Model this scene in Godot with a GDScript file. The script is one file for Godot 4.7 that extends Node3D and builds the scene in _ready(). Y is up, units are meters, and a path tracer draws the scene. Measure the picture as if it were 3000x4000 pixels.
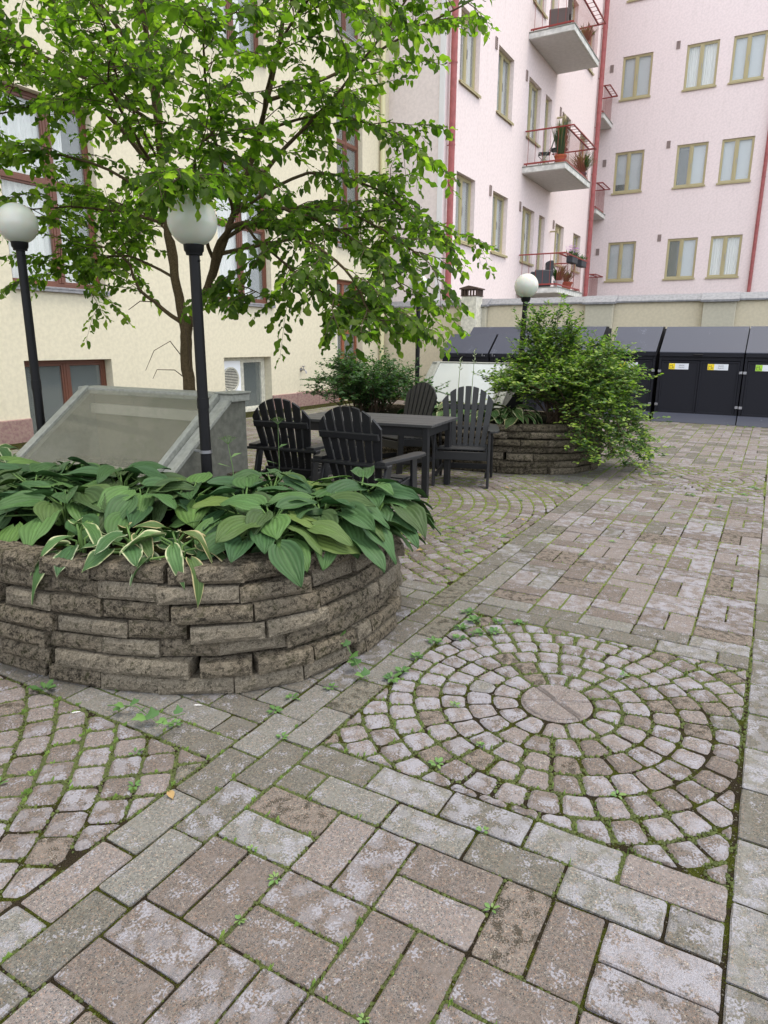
extends Node3D
# World axes: x runs across the walkway, -z along it (depth), y up, metres.

func V(a: float, y: float, b: float) -> Vector3:
	return Vector3(a, y, -b)

# ---------------------------------------------------------------- mesh builder
class MB:
	var p := PackedVector3Array()
	var n := PackedVector3Array()
	var c := PackedColorArray()
	var col := Color.WHITE
	func size() -> int:
		return p.size()
	func tri(a: Vector3, b: Vector3, d: Vector3) -> void:
		var nn := (b - a).cross(d - a)
		if nn.length_squared() < 1e-18:
			return
		nn = nn.normalized()
		p.append(a); p.append(d); p.append(b)
		n.append(nn); n.append(nn); n.append(nn)
		c.append(col); c.append(col); c.append(col)
	func trin(a: Vector3, b: Vector3, d: Vector3, na: Vector3, nb: Vector3, nd: Vector3) -> void:
		p.append(a); p.append(d); p.append(b)
		n.append(na); n.append(nd); n.append(nb)
		c.append(col); c.append(col); c.append(col)
	func tric(a: Vector3, b: Vector3, d: Vector3, na: Vector3, nb: Vector3, nd: Vector3, ca: Color, cb: Color, cd: Color) -> void:
		p.append(a); p.append(d); p.append(b)
		n.append(na); n.append(nd); n.append(nb)
		c.append(ca); c.append(cd); c.append(cb)
	func trio(a: Vector3, b: Vector3, d: Vector3, out: Vector3) -> void:
		if (b - a).cross(d - a).dot(out) >= 0.0:
			tri(a, b, d)
		else:
			tri(a, d, b)
	func quado(a: Vector3, b: Vector3, d: Vector3, e: Vector3, out: Vector3) -> void:
		trio(a, b, d, out); trio(a, d, e, out)
	func quadn(a: Vector3, b: Vector3, d: Vector3, e: Vector3, na: Vector3, nb: Vector3, nd: Vector3, ne: Vector3) -> void:
		trin(a, b, d, na, nb, nd); trin(a, d, e, na, nd, ne)
	# box with chamfered edges, between lo and hi, moved by xf
	func box(lo: Vector3, hi: Vector3, r := 0.0, xf := Transform3D.IDENTITY) -> void:
		var ce := (lo + hi) * 0.5
		var h := (hi - lo) * 0.5
		r = minf(r, minf(h.x, minf(h.y, h.z)) * 0.9)
		var bs := xf.basis
		for ax in 3:
			for s in [-1.0, 1.0]:
				var o := Vector3.ZERO; o[ax] = s
				var q: Array[Vector3] = []
				for k in [[-1, -1], [1, -1], [1, 1], [-1, 1]]:
					var t := Vector3.ZERO
					t[ax] = s * h[ax]
					t[(ax + 1) % 3] = k[0] * (h[(ax + 1) % 3] - r)
					t[(ax + 2) % 3] = k[1] * (h[(ax + 2) % 3] - r)
					q.append(xf * (ce + t))
				quado(q[0], q[1], q[2], q[3], bs * o)
		if r <= 0.0:
			return
		for ax in 3:
			var u := (ax + 1) % 3
			var w := (ax + 2) % 3
			for s in [-1.0, 1.0]:
				for t in [-1.0, 1.0]:
					var q: Array[Vector3] = []
					for e in [-1.0, 1.0]:
						var m := Vector3.ZERO
						m[ax] = e * (h[ax] - r)
						m[u] = s * h[u]; m[w] = t * (h[w] - r)
						q.append(xf * (ce + m))
						m[u] = s * (h[u] - r); m[w] = t * h[w]
						q.append(xf * (ce + m))
					var o := Vector3.ZERO; o[u] = s; o[w] = t
					quado(q[0], q[1], q[3], q[2], bs * o)
		for sx in [-1.0, 1.0]:
			for sy in [-1.0, 1.0]:
				for sz in [-1.0, 1.0]:
					var s := Vector3(sx, sy, sz)
					var a := ce + s * Vector3(h.x, h.y - r, h.z - r)
					var b := ce + s * Vector3(h.x - r, h.y, h.z - r)
					var d := ce + s * Vector3(h.x - r, h.y - r, h.z)
					trio(xf * a, xf * b, xf * d, bs * s)
	# bar between two points with a rectangular section
	func bar(a: Vector3, b: Vector3, w: float, t: float, r := 0.0, up := Vector3.UP) -> void:
		var z := (b - a)
		var l := z.length()
		z /= l
		if absf(z.dot(up)) > 0.98:
			up = Vector3.RIGHT
		var x := up.cross(z).normalized()
		var y := z.cross(x)
		box(Vector3(-w / 2, -t / 2, 0), Vector3(w / 2, t / 2, l), r, Transform3D(Basis(x, y, z), a))
	func tube(pts: Array, rad: Array, sides := 8, cap := true) -> void:
		var m := pts.size()
		var x := Vector3.ZERO
		var pr: Array[Vector3] = []
		var pn: Array[Vector3] = []
		for i in m:
			var t: Vector3 = (pts[mini(i + 1, m - 1)] - pts[maxi(i - 1, 0)]).normalized()
			if i == 0:
				x = t.cross(Vector3.UP if absf(t.y) < 0.9 else Vector3.RIGHT).normalized()
			else:
				x = (x - t * x.dot(t)).normalized()
			var y := t.cross(x)
			var r: float = rad[i]
			var cr: Array[Vector3] = []
			var cn: Array[Vector3] = []
			for k in sides:
				var an := TAU * k / sides
				var d := x * cos(an) + y * sin(an)
				cn.append(d)
				cr.append(pts[i] + d * r)
			if i > 0:
				for k in sides:
					var k2 := (k + 1) % sides
					quadn(pr[k], pr[k2], cr[k2], cr[k], pn[k], pn[k2], cn[k2], cn[k])
			if cap and (i == 0 or i == m - 1):
				for k in sides:
					trio(pts[i], cr[k], cr[(k + 1) % sides], -t if i == 0 else t)
			pr = cr; pn = cn
	# profile of (radius, height) turned about y
	func lathe(prof: Array, seg: int, xf := Transform3D.IDENTITY, smooth := true) -> void:
		for i in prof.size() - 1:
			var a: Vector2 = prof[i]
			var b: Vector2 = prof[i + 1]
			var tn := Vector2(b.y - a.y, a.x - b.x).normalized()
			var n0 := tn
			var n1 := tn
			if smooth:
				if i > 0:
					var z: Vector2 = prof[i - 1]
					var q := Vector2(a.y - z.y, z.x - a.x).normalized()
					if q.dot(tn) > 0.6:
						n0 = (tn + q).normalized()
				if i < prof.size() - 2:
					var z: Vector2 = prof[i + 2]
					var q := Vector2(z.y - b.y, b.x - z.x).normalized()
					if q.dot(tn) > 0.6:
						n1 = (tn + q).normalized()
			for k in seg:
				var u := TAU * k / seg
				var w := TAU * (k + 1) / seg
				var du := Vector3(cos(u), 0, -sin(u))
				var dw := Vector3(cos(w), 0, -sin(w))
				var f := func(d: Vector3, m: Vector2) -> Vector3: return xf.basis * (d * m.x + Vector3.UP * m.y)
				var pa := xf * (du * a.x + Vector3.UP * a.y)
				var pb := xf * (dw * a.x + Vector3.UP * a.y)
				var pc := xf * (dw * b.x + Vector3.UP * b.y)
				var pd := xf * (du * b.x + Vector3.UP * b.y)
				if a.x > 1e-5:
					trin(pa, pb, pc, f.call(du, n0), f.call(dw, n0), f.call(dw, n1))
				if b.x > 1e-5:
					trin(pa, pc, pd, f.call(du, n0), f.call(dw, n1), f.call(du, n1))
	# flat polygon (convex, in x/z) extruded from y0 to y1 with a chamfered top
	func slab(poly: PackedVector2Array, y0: float, y1: float, ch: float, xf := Transform3D.IDENTITY, crown := 0.0) -> void:
		var ce := Vector2.ZERO
		for q in poly:
			ce += q
		ce /= poly.size()
		var m := poly.size()
		var top := xf * Vector3(ce.x, y1 + crown, ce.y)
		for i in m:
			var a := poly[i]
			var b := poly[(i + 1) % m]
			var ai := a + (ce - a).normalized() * ch * 1.3
			var bi := b + (ce - b).normalized() * ch * 1.3
			var mid := (a + b) * 0.5 - ce
			var o := xf.basis * Vector3(mid.x, 0, mid.y)
			var up := xf.basis.y
			trio(top, xf * Vector3(ai.x, y1, ai.y), xf * Vector3(bi.x, y1, bi.y), up)
			quado(xf * Vector3(ai.x, y1, ai.y), xf * Vector3(bi.x, y1, bi.y), xf * Vector3(b.x, y1 - ch, b.y), xf * Vector3(a.x, y1 - ch, a.y), o + up * 0.3)
			quado(xf * Vector3(a.x, y1 - ch, a.y), xf * Vector3(b.x, y1 - ch, b.y), xf * Vector3(b.x, y0, b.y), xf * Vector3(a.x, y0, a.y), o)
	# any outline in the local x/y plane with thickness along z (convex)
	func plate(poly: PackedVector2Array, z0: float, z1: float, xf := Transform3D.IDENTITY) -> void:
		var ce := Vector2.ZERO
		for q in poly:
			ce += q
		ce /= poly.size()
		var m := poly.size()
		for i in m:
			var a := poly[i]
			var b := poly[(i + 1) % m]
			var mid := (a + b) * 0.5 - ce
			trio(xf * Vector3(ce.x, ce.y, z1), xf * Vector3(a.x, a.y, z1), xf * Vector3(b.x, b.y, z1), xf.basis.z)
			trio(xf * Vector3(ce.x, ce.y, z0), xf * Vector3(a.x, a.y, z0), xf * Vector3(b.x, b.y, z0), -xf.basis.z)
			quado(xf * Vector3(a.x, a.y, z0), xf * Vector3(b.x, b.y, z0), xf * Vector3(b.x, b.y, z1), xf * Vector3(a.x, a.y, z1), xf.basis * Vector3(mid.x, mid.y, 0))
	# smooth sheet from a grid of points
	func sheet(g: Array, nu: int, nv: int, cols = null) -> void:
		var nr: Array[Vector3] = []
		nr.resize((nu + 1) * (nv + 1))
		for i in nu + 1:
			for j in nv + 1:
				var du: Vector3 = g[mini(i + 1, nu) * (nv + 1) + j] - g[maxi(i - 1, 0) * (nv + 1) + j]
				var dv: Vector3 = g[i * (nv + 1) + mini(j + 1, nv)] - g[i * (nv + 1) + maxi(j - 1, 0)]
				var q := du.cross(dv)
				nr[i * (nv + 1) + j] = q.normalized() if q.length_squared() > 1e-18 else Vector3.UP
		for i in nu:
			for j in nv:
				var k0 := i * (nv + 1) + j
				var k1 := k0 + nv + 1
				var k2 := k1 + 1
				var k3 := k0 + 1
				if cols == null:
					quadn(g[k0], g[k1], g[k2], g[k3], nr[k0], nr[k1], nr[k2], nr[k3])
				else:
					tric(g[k0], g[k1], g[k2], nr[k0], nr[k1], nr[k2], cols[k0], cols[k1], cols[k2])
					tric(g[k0], g[k2], g[k3], nr[k0], nr[k2], nr[k3], cols[k0], cols[k2], cols[k3])
	func mesh(colors := false) -> ArrayMesh:
		var ar := []
		ar.resize(Mesh.ARRAY_MAX)
		ar[Mesh.ARRAY_VERTEX] = p
		ar[Mesh.ARRAY_NORMAL] = n
		if colors:
			ar[Mesh.ARRAY_COLOR] = c
		var m := ArrayMesh.new()
		m.add_surface_from_arrays(Mesh.PRIMITIVE_TRIANGLES, ar)
		return m

# ---------------------------------------------------------------- scene helpers
var taken := {}
var M := {}
var rng := RandomNumberGenerator.new()
var edges: Array = []          # joints between stones, for moss

func rr(a: float, b: float) -> float:
	return rng.randf_range(a, b)

func numbered(parent: Node, called: String) -> String:
	var key := str(parent.get_instance_id()) + called
	var k: int = taken.get(key, 0)
	taken[key] = k + 1
	return called if k == 0 else "%s_%03d" % [called, k]

func put(called: String, mesh: Mesh, mat: Material, parent: Node = self, xf := Transform3D.IDENTITY) -> MeshInstance3D:
	var o := MeshInstance3D.new()
	o.name = numbered(parent, called)
	o.mesh = mesh
	o.material_override = mat
	o.transform = xf
	parent.add_child(o, true)
	return o

func obj(called: String, mb: MB, mat: Material, parent: Node = self, xf := Transform3D.IDENTITY, colors := false) -> MeshInstance3D:
	return put(called, mb.mesh(colors), mat, parent, xf)

func thing(called: String, label: String, category: String, at := Vector3.ZERO, turn := 0.0, group := "") -> Node3D:
	var o := Node3D.new()
	o.name = numbered(self, called)
	add_child(o, true)
	o.position = at
	o.rotation.y = turn
	tag(o, label, category, group)
	return o

func tag(o: Node, label: String, category: String, group := "") -> void:
	o.set_meta("label", label)
	o.set_meta("category", category)
	if group:
		o.set_meta("group", group)

func struct_node(called: String) -> Node3D:
	var o := Node3D.new()
	o.name = numbered(self, called)
	add_child(o, true)
	o.set_meta("kind", "structure")
	return o

func copies(called: String, mesh: Mesh, mat: Material, xfs: Array, cols: Array, parent: Node) -> MultiMeshInstance3D:
	var mm := MultiMesh.new()
	mm.transform_format = MultiMesh.TRANSFORM_3D
	mm.use_colors = cols.size() > 0
	mm.mesh = mesh
	mm.instance_count = xfs.size()
	for i in xfs.size():
		mm.set_instance_transform(i, xfs[i])
		if cols.size() > 0:
			mm.set_instance_color(i, cols[i])
	var o := MultiMeshInstance3D.new()
	o.name = numbered(parent, called)
	o.multimesh = mm
	o.material_override = mat
	o.set_meta("kind", "stuff")
	parent.add_child(o, true)
	return o

func rect(x0: float, z0: float, x1: float, z1: float) -> PackedVector2Array:
	return PackedVector2Array([Vector2(x0, z0), Vector2(x1, z0), Vector2(x1, z1), Vector2(x0, z1)])

func area(poly: PackedVector2Array) -> float:
	var s := 0.0
	for i in poly.size():
		s += poly[i].cross(poly[(i + 1) % poly.size()])
	return absf(s) * 0.5

# ---------------------------------------------------------------- textures
func nz(kind: int, freq: float, seed_: int, oct := 1, size := 512, cell := FastNoiseLite.RETURN_DISTANCE) -> PackedByteArray:
	var f := FastNoiseLite.new()
	f.noise_type = kind
	f.frequency = freq
	f.seed = seed_
	f.cellular_return_type = cell
	f.fractal_type = FastNoiseLite.FRACTAL_FBM if oct > 1 else FastNoiseLite.FRACTAL_NONE
	f.fractal_octaves = oct
	return f.get_seamless_image(size, size, false, false, 0.1, true).get_data()

func tex(size: int, fn: Callable) -> ImageTexture:
	var d := PackedByteArray()
	d.resize(size * size * 4)
	for i in size * size:
		var k: Color = fn.call(i)
		d[i * 4] = clampi(int(k.r * 255.0), 0, 255)
		d[i * 4 + 1] = clampi(int(k.g * 255.0), 0, 255)
		d[i * 4 + 2] = clampi(int(k.b * 255.0), 0, 255)
		d[i * 4 + 3] = clampi(int(k.a * 255.0), 0, 255)
	return ImageTexture.create_from_image(Image.create_from_data(size, size, false, Image.FORMAT_RGBA8, d))

func grey(size: int, d: PackedByteArray) -> ImageTexture:
	return ImageTexture.create_from_image(Image.create_from_data(size, size, false, Image.FORMAT_L8, d))

func mat(col: Color, rough := 0.8, spec := 0.5, t: Texture2D = null, scale := 1.0, bump: Texture2D = null, depth := 0.0, over: Texture2D = null, oscale := 0.3) -> StandardMaterial3D:
	var m := StandardMaterial3D.new()
	m.albedo_color = col
	m.roughness = rough
	m.metallic_specular = spec
	if t or bump:
		m.uv1_triplanar = true
		m.uv1_world_triplanar = true
		m.uv1_triplanar_sharpness = 4.0
		m.uv1_scale = Vector3.ONE * scale
		m.uv1_offset = Vector3(0.37, 0.11, 0.53)
	if t:
		m.albedo_texture = t
	if bump:
		m.heightmap_enabled = true
		m.heightmap_texture = bump
		m.heightmap_scale = depth
	if over:
		m.detail_enabled = true
		m.detail_albedo = over
		m.detail_uv_layer = BaseMaterial3D.DETAIL_UV_2
		m.detail_blend_mode = BaseMaterial3D.BLEND_MODE_MIX
		m.uv2_triplanar = true
		m.uv2_world_triplanar = true
		m.uv2_triplanar_sharpness = 4.0
		m.uv2_scale = Vector3.ONE * oscale
	return m

func smooth(a: float, b: float, x: float) -> float:
	var t := clampf((x - a) / (b - a), 0.0, 1.0)
	return t * t * (3.0 - 2.0 * t)

func _ready() -> void:
	rng.seed = 1
	# camera
	var cam := Camera3D.new()
	cam.name = "camera"
	cam.fov = 74.5
	cam.near = 0.05
	cam.far = 200.0
	cam.rotation_order = EULER_ORDER_YXZ
	cam.rotation_degrees = Vector3(-14.13, 29.5, 0.35)
	cam.position = Vector3(0, 1.5, 0)
	add_child(cam)
	# overcast sky
	var we := WorldEnvironment.new()
	we.name = "world_environment"
	var env := Environment.new()
	env.background_mode = Environment.BG_SKY
	var sm := ProceduralSkyMaterial.new()
	sm.sky_top_color = Color(0.90, 0.92, 0.96)
	sm.sky_horizon_color = Color(0.93, 0.95, 0.99)
	sm.sky_curve = 0.25
	sm.sky_energy_multiplier = 1.0
	sm.ground_bottom_color = Color(0.35, 0.33, 0.30)
	sm.ground_horizon_color = Color(0.55, 0.54, 0.52)
	sm.sun_angle_max = 1.0
	var sky := Sky.new()
	sky.sky_material = sm
	env.sky = sky
	env.tonemap_mode = Environment.TONE_MAPPER_LINEAR
	env.tonemap_exposure = 2.55
	env.sdfgi_enabled = true
	env.ssao_enabled = true
	env.ssil_enabled = true
	we.environment = env
	add_child(we)
	var sun := DirectionalLight3D.new()
	sun.name = "sun"
	sun.light_color = Color(1.0, 0.97, 0.92)
	sun.light_energy = 0.35
	sun.light_angular_distance = 25.0
	sun.shadow_enabled = true
	add_child(sun)
	sun.look_at_from_position(Vector3(3.0, 10.0, -1.0), Vector3.ZERO, Vector3.UP)

	make_materials()
	M.brown_metal = mat(Color(0.30, 0.24, 0.21), 0.7, 0.4)
	# large structure
	cream_house()
	pink_house()
	boundary()
	rng.seed = 2
	ground()
	# planters and what stands in them
	rng.seed = 3
	make_blocks()
	planter(-3.52, 2.72, 1.91, 1.09, "near low planter of rough beige stone blocks, full of hostas")
	planter(-3.62, 8.53, 1.85, 1.08, "far dark stone planter behind the chairs, with the yellow-green shrub", true)
	light_well(-5.0, -3.35, 3.02, 3.84, 0.60, 1.115, 0.3, "grey light well with sloping glass in the near planter, by the lamps", M.glass_dark_reflection)
	light_well(-4.55, -3.22, 8.92, 9.68, 0.66, 1.205, 0.3, "grey light well with sloping glass behind the far chairs", M.glass_sky_reflection)
	lamp(-3.22, 3.28, 0.35, 2.215, 0.150, "globe lamp rising through the tree's leaves, strapped to the light well", true)
	lamp(-5.2, 3.44, 0.3, 2.37, 0.148, "leftmost globe lamp, standing left of the near light well")
	lamp(-2.90, 8.80, 0.4, 2.215, 0.152, "distant globe lamp standing in the yellow-green shrub", false, 0.05, true)
	lamp(-4.86, 9.62, 0.3, 2.35, 0.150, "globe lamp half hidden by the tree's drooping branch, by the dark shrub")
	rng.seed = 7
	make_hosta_leaves()
	hostas()
	tree()
	shrubs()
	weeds()
	vine(-2.0, 1.66, "lobed ivy seedling at the foot of the near planter's front", [Vector3(-0.25, 0.02, 0.02), Vector3(-0.1, 0.05, 0.0), Vector3(0.05, 0.04, 0.03), Vector3(0.18, 0.10, 0.0)], 0.055)
	vine(-1.58, 2.46, "trailing lobed ivy at the planter's right foot", [Vector3(-0.1, 0.16, -0.05), Vector3(0.0, 0.10, 0.0), Vector3(0.08, 0.03, 0.03), Vector3(0.16, 0.02, 0.08)], 0.05)
	moss()
	# furniture
	table()
	chair(-2.80, 4.70, PI, "black slatted chair seen from behind, nearest the table's right end")
	chair(-3.72, 4.98, PI + 0.12, "black slatted chair seen from behind, beside the light well")
	chair(-2.86, 6.82, 0.30, "black slatted chair facing the camera at the right end of the table")
	chair(-3.85, 7.22, -0.42, "black slatted chair half hidden behind the table")
	shelters()
	balcony_things()
	litter()
	umbel(-5.35, 2.9, 0.5, 0.75, Vector2(0.02, 0.05), "umbel flower at the frame's edge beside the leftmost lamp")
	umbel(-3.0, 3.3, 0.55, 0.30, Vector2(-0.04, 0.0), "small greenish umbel beside the light well's side wall")
	umbel(-3.2, 4.0, 0.3, 0.6, Vector2(0.02, 0.0), "thin umbel stalk between light well and chair")
	spike(-3.55, 8.2, 0.55, 0.75, "thin flower stalk in front of the far light well")
	spike(-3.42, 8.35, 0.55, 0.85, "taller flower stalk in front of the far light well")

func hostas() -> void:
	var G := "green hostas in the near planter"
	var C := "cream-edged hostas in the near planter"
	hosta(-1.98, 2.42, 0.56, hosta_green, 0.19, 22, 0.30, "large green hosta at the planter's front right corner", G, Vector2(0.2, -0.2), 0.02)
	hosta(-1.92, 2.74, 0.54, hosta_green, 0.22, 24, 0.36, "large green hosta leaning over the planter's right end", G, Vector2(0.45, 0.0), 0.05)
	hosta(-2.32, 2.62, 0.54, hosta_green, 0.20, 20, 0.30, "green hosta in the middle of the right-hand clump", G)
	hosta(-1.92, 3.12, 0.54, hosta_green, 0.225, 24, 0.36, "green hosta at the back, before the nearest chair", G, Vector2(0.55, 0.1), 0.03)
	hosta(-2.52, 3.10, 0.54, hosta_green, 0.20, 16, 0.28, "green hosta beside the strapped lamp post", G)
	hosta(-2.74, 2.66, 0.54, hosta_green, 0.205, 14, 0.28, "green hosta in front of the strapped lamp post", G)
	hosta(-2.86, 2.42, 0.54, hosta_green, 0.205, 20, 0.30, "green hosta below the glass, right of the left clump", G, Vector2(0.0, -0.1))
	hosta(-3.18, 2.18, 0.54, hosta_green, 0.22, 21, 0.32, "green hosta below the glass, middle of the left clump", G, Vector2(-0.05, -0.2), 0.02)
	hosta(-3.26, 2.62, 0.54, hosta_green, 0.225, 20, 0.32, "tall green hosta touching the light well's lower rail", G)
	hosta(-3.62, 2.30, 0.54, hosta_green, 0.225, 20, 0.34, "green hosta left of the clump below the glass", G, Vector2(-0.1, -0.15))
	hosta(-3.85, 2.65, 0.54, hosta_green, 0.22, 18, 0.32, "green hosta before the light well's left half", G, Vector2(-0.1, 0.0))
	hosta(-4.35, 2.45, 0.54, hosta_green, 0.22, 16, 0.32, "outermost green hosta on the left of the clump", G)
	hosta(-2.68, 1.90, 0.55, hosta_cream, 0.16, 6, 0.12, "small cream-edged hosta hanging alone over the rim", C, Vector2(-0.05, -0.7), 0.06)
	hosta(-2.42, 1.97, 0.55, hosta_cream, 0.155, 10, 0.19, "cream-edged hosta in the middle of the front rim", C, Vector2(0.0, -0.3), 0.03)
	hosta(-2.20, 2.03, 0.55, hosta_cream, 0.15, 8, 0.17, "cream-edged hosta nearest the right-hand green clump", C, Vector2(-0.1, -0.3), 0.03)
	hosta(-5.12, 2.95, 0.50, hosta_cream, 0.20, 12, 0.28, "cream-edged hosta at the light well's left foot", C)
	for q in [[-3.5, 7.98, "cream-edged hosta behind the two far chairs, on the left"], [-3.05, 7.95, "cream-edged hosta behind the right-hand chair"], [-3.9, 8.0, "cream-edged hosta behind the half hidden chair"], [-2.72, 8.02, "cream-edged hosta at the foot of the yellow-green shrub"]]:
		hosta(q[0], q[1], 0.54, hosta_cream, 0.21, 15, 0.30, q[2], "cream-edged hostas in the far planter", Vector2(0, -0.2))

func make_materials() -> void:
	var S := 1024
	var fine := nz(FastNoiseLite.TYPE_SIMPLEX, 0.35, 3, 2, S)
	var mid := nz(FastNoiseLite.TYPE_SIMPLEX, 0.03, 5, 4, S)
	var big := nz(FastNoiseLite.TYPE_SIMPLEX, 0.006, 9, 5, S)
	var cv := nz(FastNoiseLite.TYPE_CELLULAR, 0.19, 21, 1, S, FastNoiseLite.RETURN_CELL_VALUE)
	var cd := nz(FastNoiseLite.TYPE_CELLULAR, 0.19, 21, 1, S, FastNoiseLite.RETURN_DISTANCE)
	var patch := nz(FastNoiseLite.TYPE_SIMPLEX, 0.012, 33, 5, S)
	var spots := nz(FastNoiseLite.TYPE_CELLULAR, 0.022, 41, 1, S, FastNoiseLite.RETURN_DISTANCE)
	var grit := nz(FastNoiseLite.TYPE_SIMPLEX, 0.11, 77, 3, S)
	# pebbly concrete of the pavers
	var agg := func(base: Color) -> ImageTexture:
		return tex(S, func(i: int) -> Color:
			var v := cv[i] / 255.0
			var e := cd[i] / 255.0
			var f := fine[i] / 255.0 - 0.5
			var k := base
			if v > 0.955: k = Color(0.62, 0.60, 0.56)
			elif v > 0.85: k = base.lerp(Color(0.60, 0.48, 0.41), 0.6)
			elif v < 0.10: k = Color(0.27, 0.28, 0.29)
			elif v < 0.24: k = base.lerp(Color(0.36, 0.37, 0.37), 0.65)
			k = base.lerp(k, (0.5 + 0.5 * mid[i] / 255.0) * smooth(0.72, 0.5, e))
			var g := 1.0 + f * 0.42 + (mid[i] / 255.0 - 0.5) * 0.26
			return Color(k.r * g, k.g * g, k.b * g))
	var pinkt: ImageTexture = agg.call(Color(0.482, 0.447, 0.430))
	var greyt: ImageTexture = agg.call(Color(0.455, 0.446, 0.420))
	var bump := PackedByteArray()
	bump.resize(S * S)
	for i in S * S:
		bump[i] = clampi(int((1.0 - cd[i] / 255.0) * 120.0 + fine[i] * 0.25 + grit[i] * 0.28), 0, 255)
	var bumpt := grey(S, bump)
	# pale lichen crusts, sparse and heavy
	var lich := func(lo: float, hi: float, sp: float) -> ImageTexture:
		return tex(S, func(i: int) -> Color:
			var a := patch[i] / 255.0 + (grit[i] / 255.0 - 0.5) * 0.75
			var s := smooth(lo, hi, a)
			var d := smooth(0.36, 0.26, spots[i] / 255.0 + (grit[i] / 255.0 - 0.5) * 0.3) * sp
			s = clampf(maxf(s, d), 0.0, 1.0)
			var g := 0.93 + (fine[i] / 255.0 - 0.5) * 0.28
			return Color(0.625 * g, 0.62 * g, 0.65 * g, s * 0.78))
	var l0: ImageTexture = lich.call(0.78, 0.90, 0.06)
	var l1: ImageTexture = lich.call(0.62, 0.74, 0.4)
	var l2: ImageTexture = lich.call(0.50, 0.66, 0.6)
	# dark moss and dirt on old concrete
	var dirt := tex(S, func(i: int) -> Color:
		var a := patch[i] / 255.0 * 0.7 + big[i] / 255.0 * 0.3 + (grit[i] / 255.0 - 0.5) * 0.5
		var s := smooth(0.52, 0.68, a)
		var g := 0.8 + fine[i] / 255.0 * 0.4
		return Color(0.17 * g, 0.16 * g, 0.115 * g, s * 0.75))
	var tones := [["pink", pinkt], ["grey", greyt]]
	for t in tones:
		for k in 3:
			for j in 2:
				var sh: float = [1.0, 0.88][j]
				M["%s%d%d" % [t[0], k, j]] = mat(Color(sh, sh * [1.0, 0.985][j], sh * [1.0, 0.96][j]), 0.92, 0.3, t[1], 1.0 / 0.62, bumpt, 0.4, [l0, l1, l2][k], 0.71)
		M["%s30" % t[0]] = mat(Color(0.94, 0.93, 0.9), 0.95, 0.25, t[1], 1.0 / 0.62, bumpt, 0.28, dirt, 1.3)
	# joints: earth and moss
	var bed := tex(S, func(i: int) -> Color:
		var a := big[i] / 255.0 + (grit[i] / 255.0 - 0.5) * 0.5
		var f := 0.7 + fine[i] / 255.0 * 0.6
		var k := Color(0.205, 0.18, 0.14).lerp(Color(0.26, 0.28, 0.10), smooth(0.40, 0.62, a))
		if cv[i] > 245: k = Color(0.45, 0.44, 0.40)
		return Color(k.r * f, k.g * f, k.b * f))
	M.bed = mat(Color.WHITE, 1.0, 0.15, bed, 1.0 / 0.9, grey(S, grit), 1.2)
	M.soil = mat(Color(0.7, 0.7, 0.7), 1.0, 0.15, bed, 1.0 / 0.7, grey(S, grit), 2.0)
	# rough split stone of the planters
	var stone := tex(S, func(i: int) -> Color:
		var g := 0.76 + (grit[i] / 255.0 - 0.5) * 0.55 + (fine[i] / 255.0 - 0.5) * 0.4 + (mid[i] / 255.0 - 0.5) * 0.3
		var k := Color(0.575, 0.54, 0.475).lerp(Color(0.51, 0.475, 0.415), big[i] / 255.0)
		return Color(k.r * g * 1.2, k.g * g * 1.2, k.b * g * 1.2))
	var moss := func(lo: float, hi: float) -> ImageTexture:
		return tex(S, func(i: int) -> Color:
			var a := patch[i] / 255.0 * 0.6 + mid[i] / 255.0 * 0.4 + (grit[i] / 255.0 - 0.5) * 0.48
			var s := smooth(lo, hi, a)
			var k := Color(0.105, 0.098, 0.08).lerp(Color(0.155, 0.165, 0.075), smooth(0.5, 0.7, big[i] / 255.0))
			if cv[i] > 247: s = 0.0
			return Color(k.r, k.g, k.b, s * 0.82))
	var grits := PackedByteArray()
	grits.resize(S * S)
	for i in S * S:
		grits[i] = clampi(int(grit[i] * 0.5 + mid[i] * 0.35 + fine[i] * 0.2), 0, 255)
	var gritt := grey(S, grits)
	M.stone0 = mat(Color(1, 1, 1), 0.95, 0.2, stone, 1.0 / 0.55, gritt, 1.1, moss.call(0.63, 0.72), 1.8)
	M.stone1 = mat(Color(0.95, 0.94, 0.93), 0.95, 0.2, stone, 1.0 / 0.5, gritt, 1.1, moss.call(0.53, 0.61), 1.8)
	M.stone2 = mat(Color(0.92, 0.91, 0.9), 0.95, 0.2, stone, 1.0 / 0.6, gritt, 1.1, moss.call(0.48, 0.58), 1.8)
	M.stone3 = mat(Color(0.8, 0.79, 0.77), 0.95, 0.2, stone, 1.0 / 0.6, gritt, 1.1, moss.call(0.46, 0.56), 1.7)
	# painted render of the houses
	var T := 512
	var s1 := nz(FastNoiseLite.TYPE_SIMPLEX, 0.25, 13, 3, T)
	var s2 := nz(FastNoiseLite.TYPE_SIMPLEX, 0.012, 15, 4, T)
	var plaster := tex(T, func(i: int) -> Color:
		var g := 0.955 + (s1[i] / 255.0 - 0.5) * 0.07 + (s2[i] / 255.0 - 0.5) * 0.06
		return Color(g, g, g))
	var stains := tex(T, func(i: int) -> Color:
		var a := s2[i] / 255.0
		return Color(0.50, 0.46, 0.38, smooth(0.66, 1.0, a) * 0.075))
	var pb := grey(T, s1)
	var granitet := tex(T, func(i: int) -> Color:
		var g := 0.9 + (s1[i] / 255.0 - 0.5) * 0.5 + (s2[i] / 255.0 - 0.5) * 0.2
		return Color(g, g * (0.97 + (s2[i] / 255.0 - 0.5) * 0.1), g * 0.97))
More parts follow.
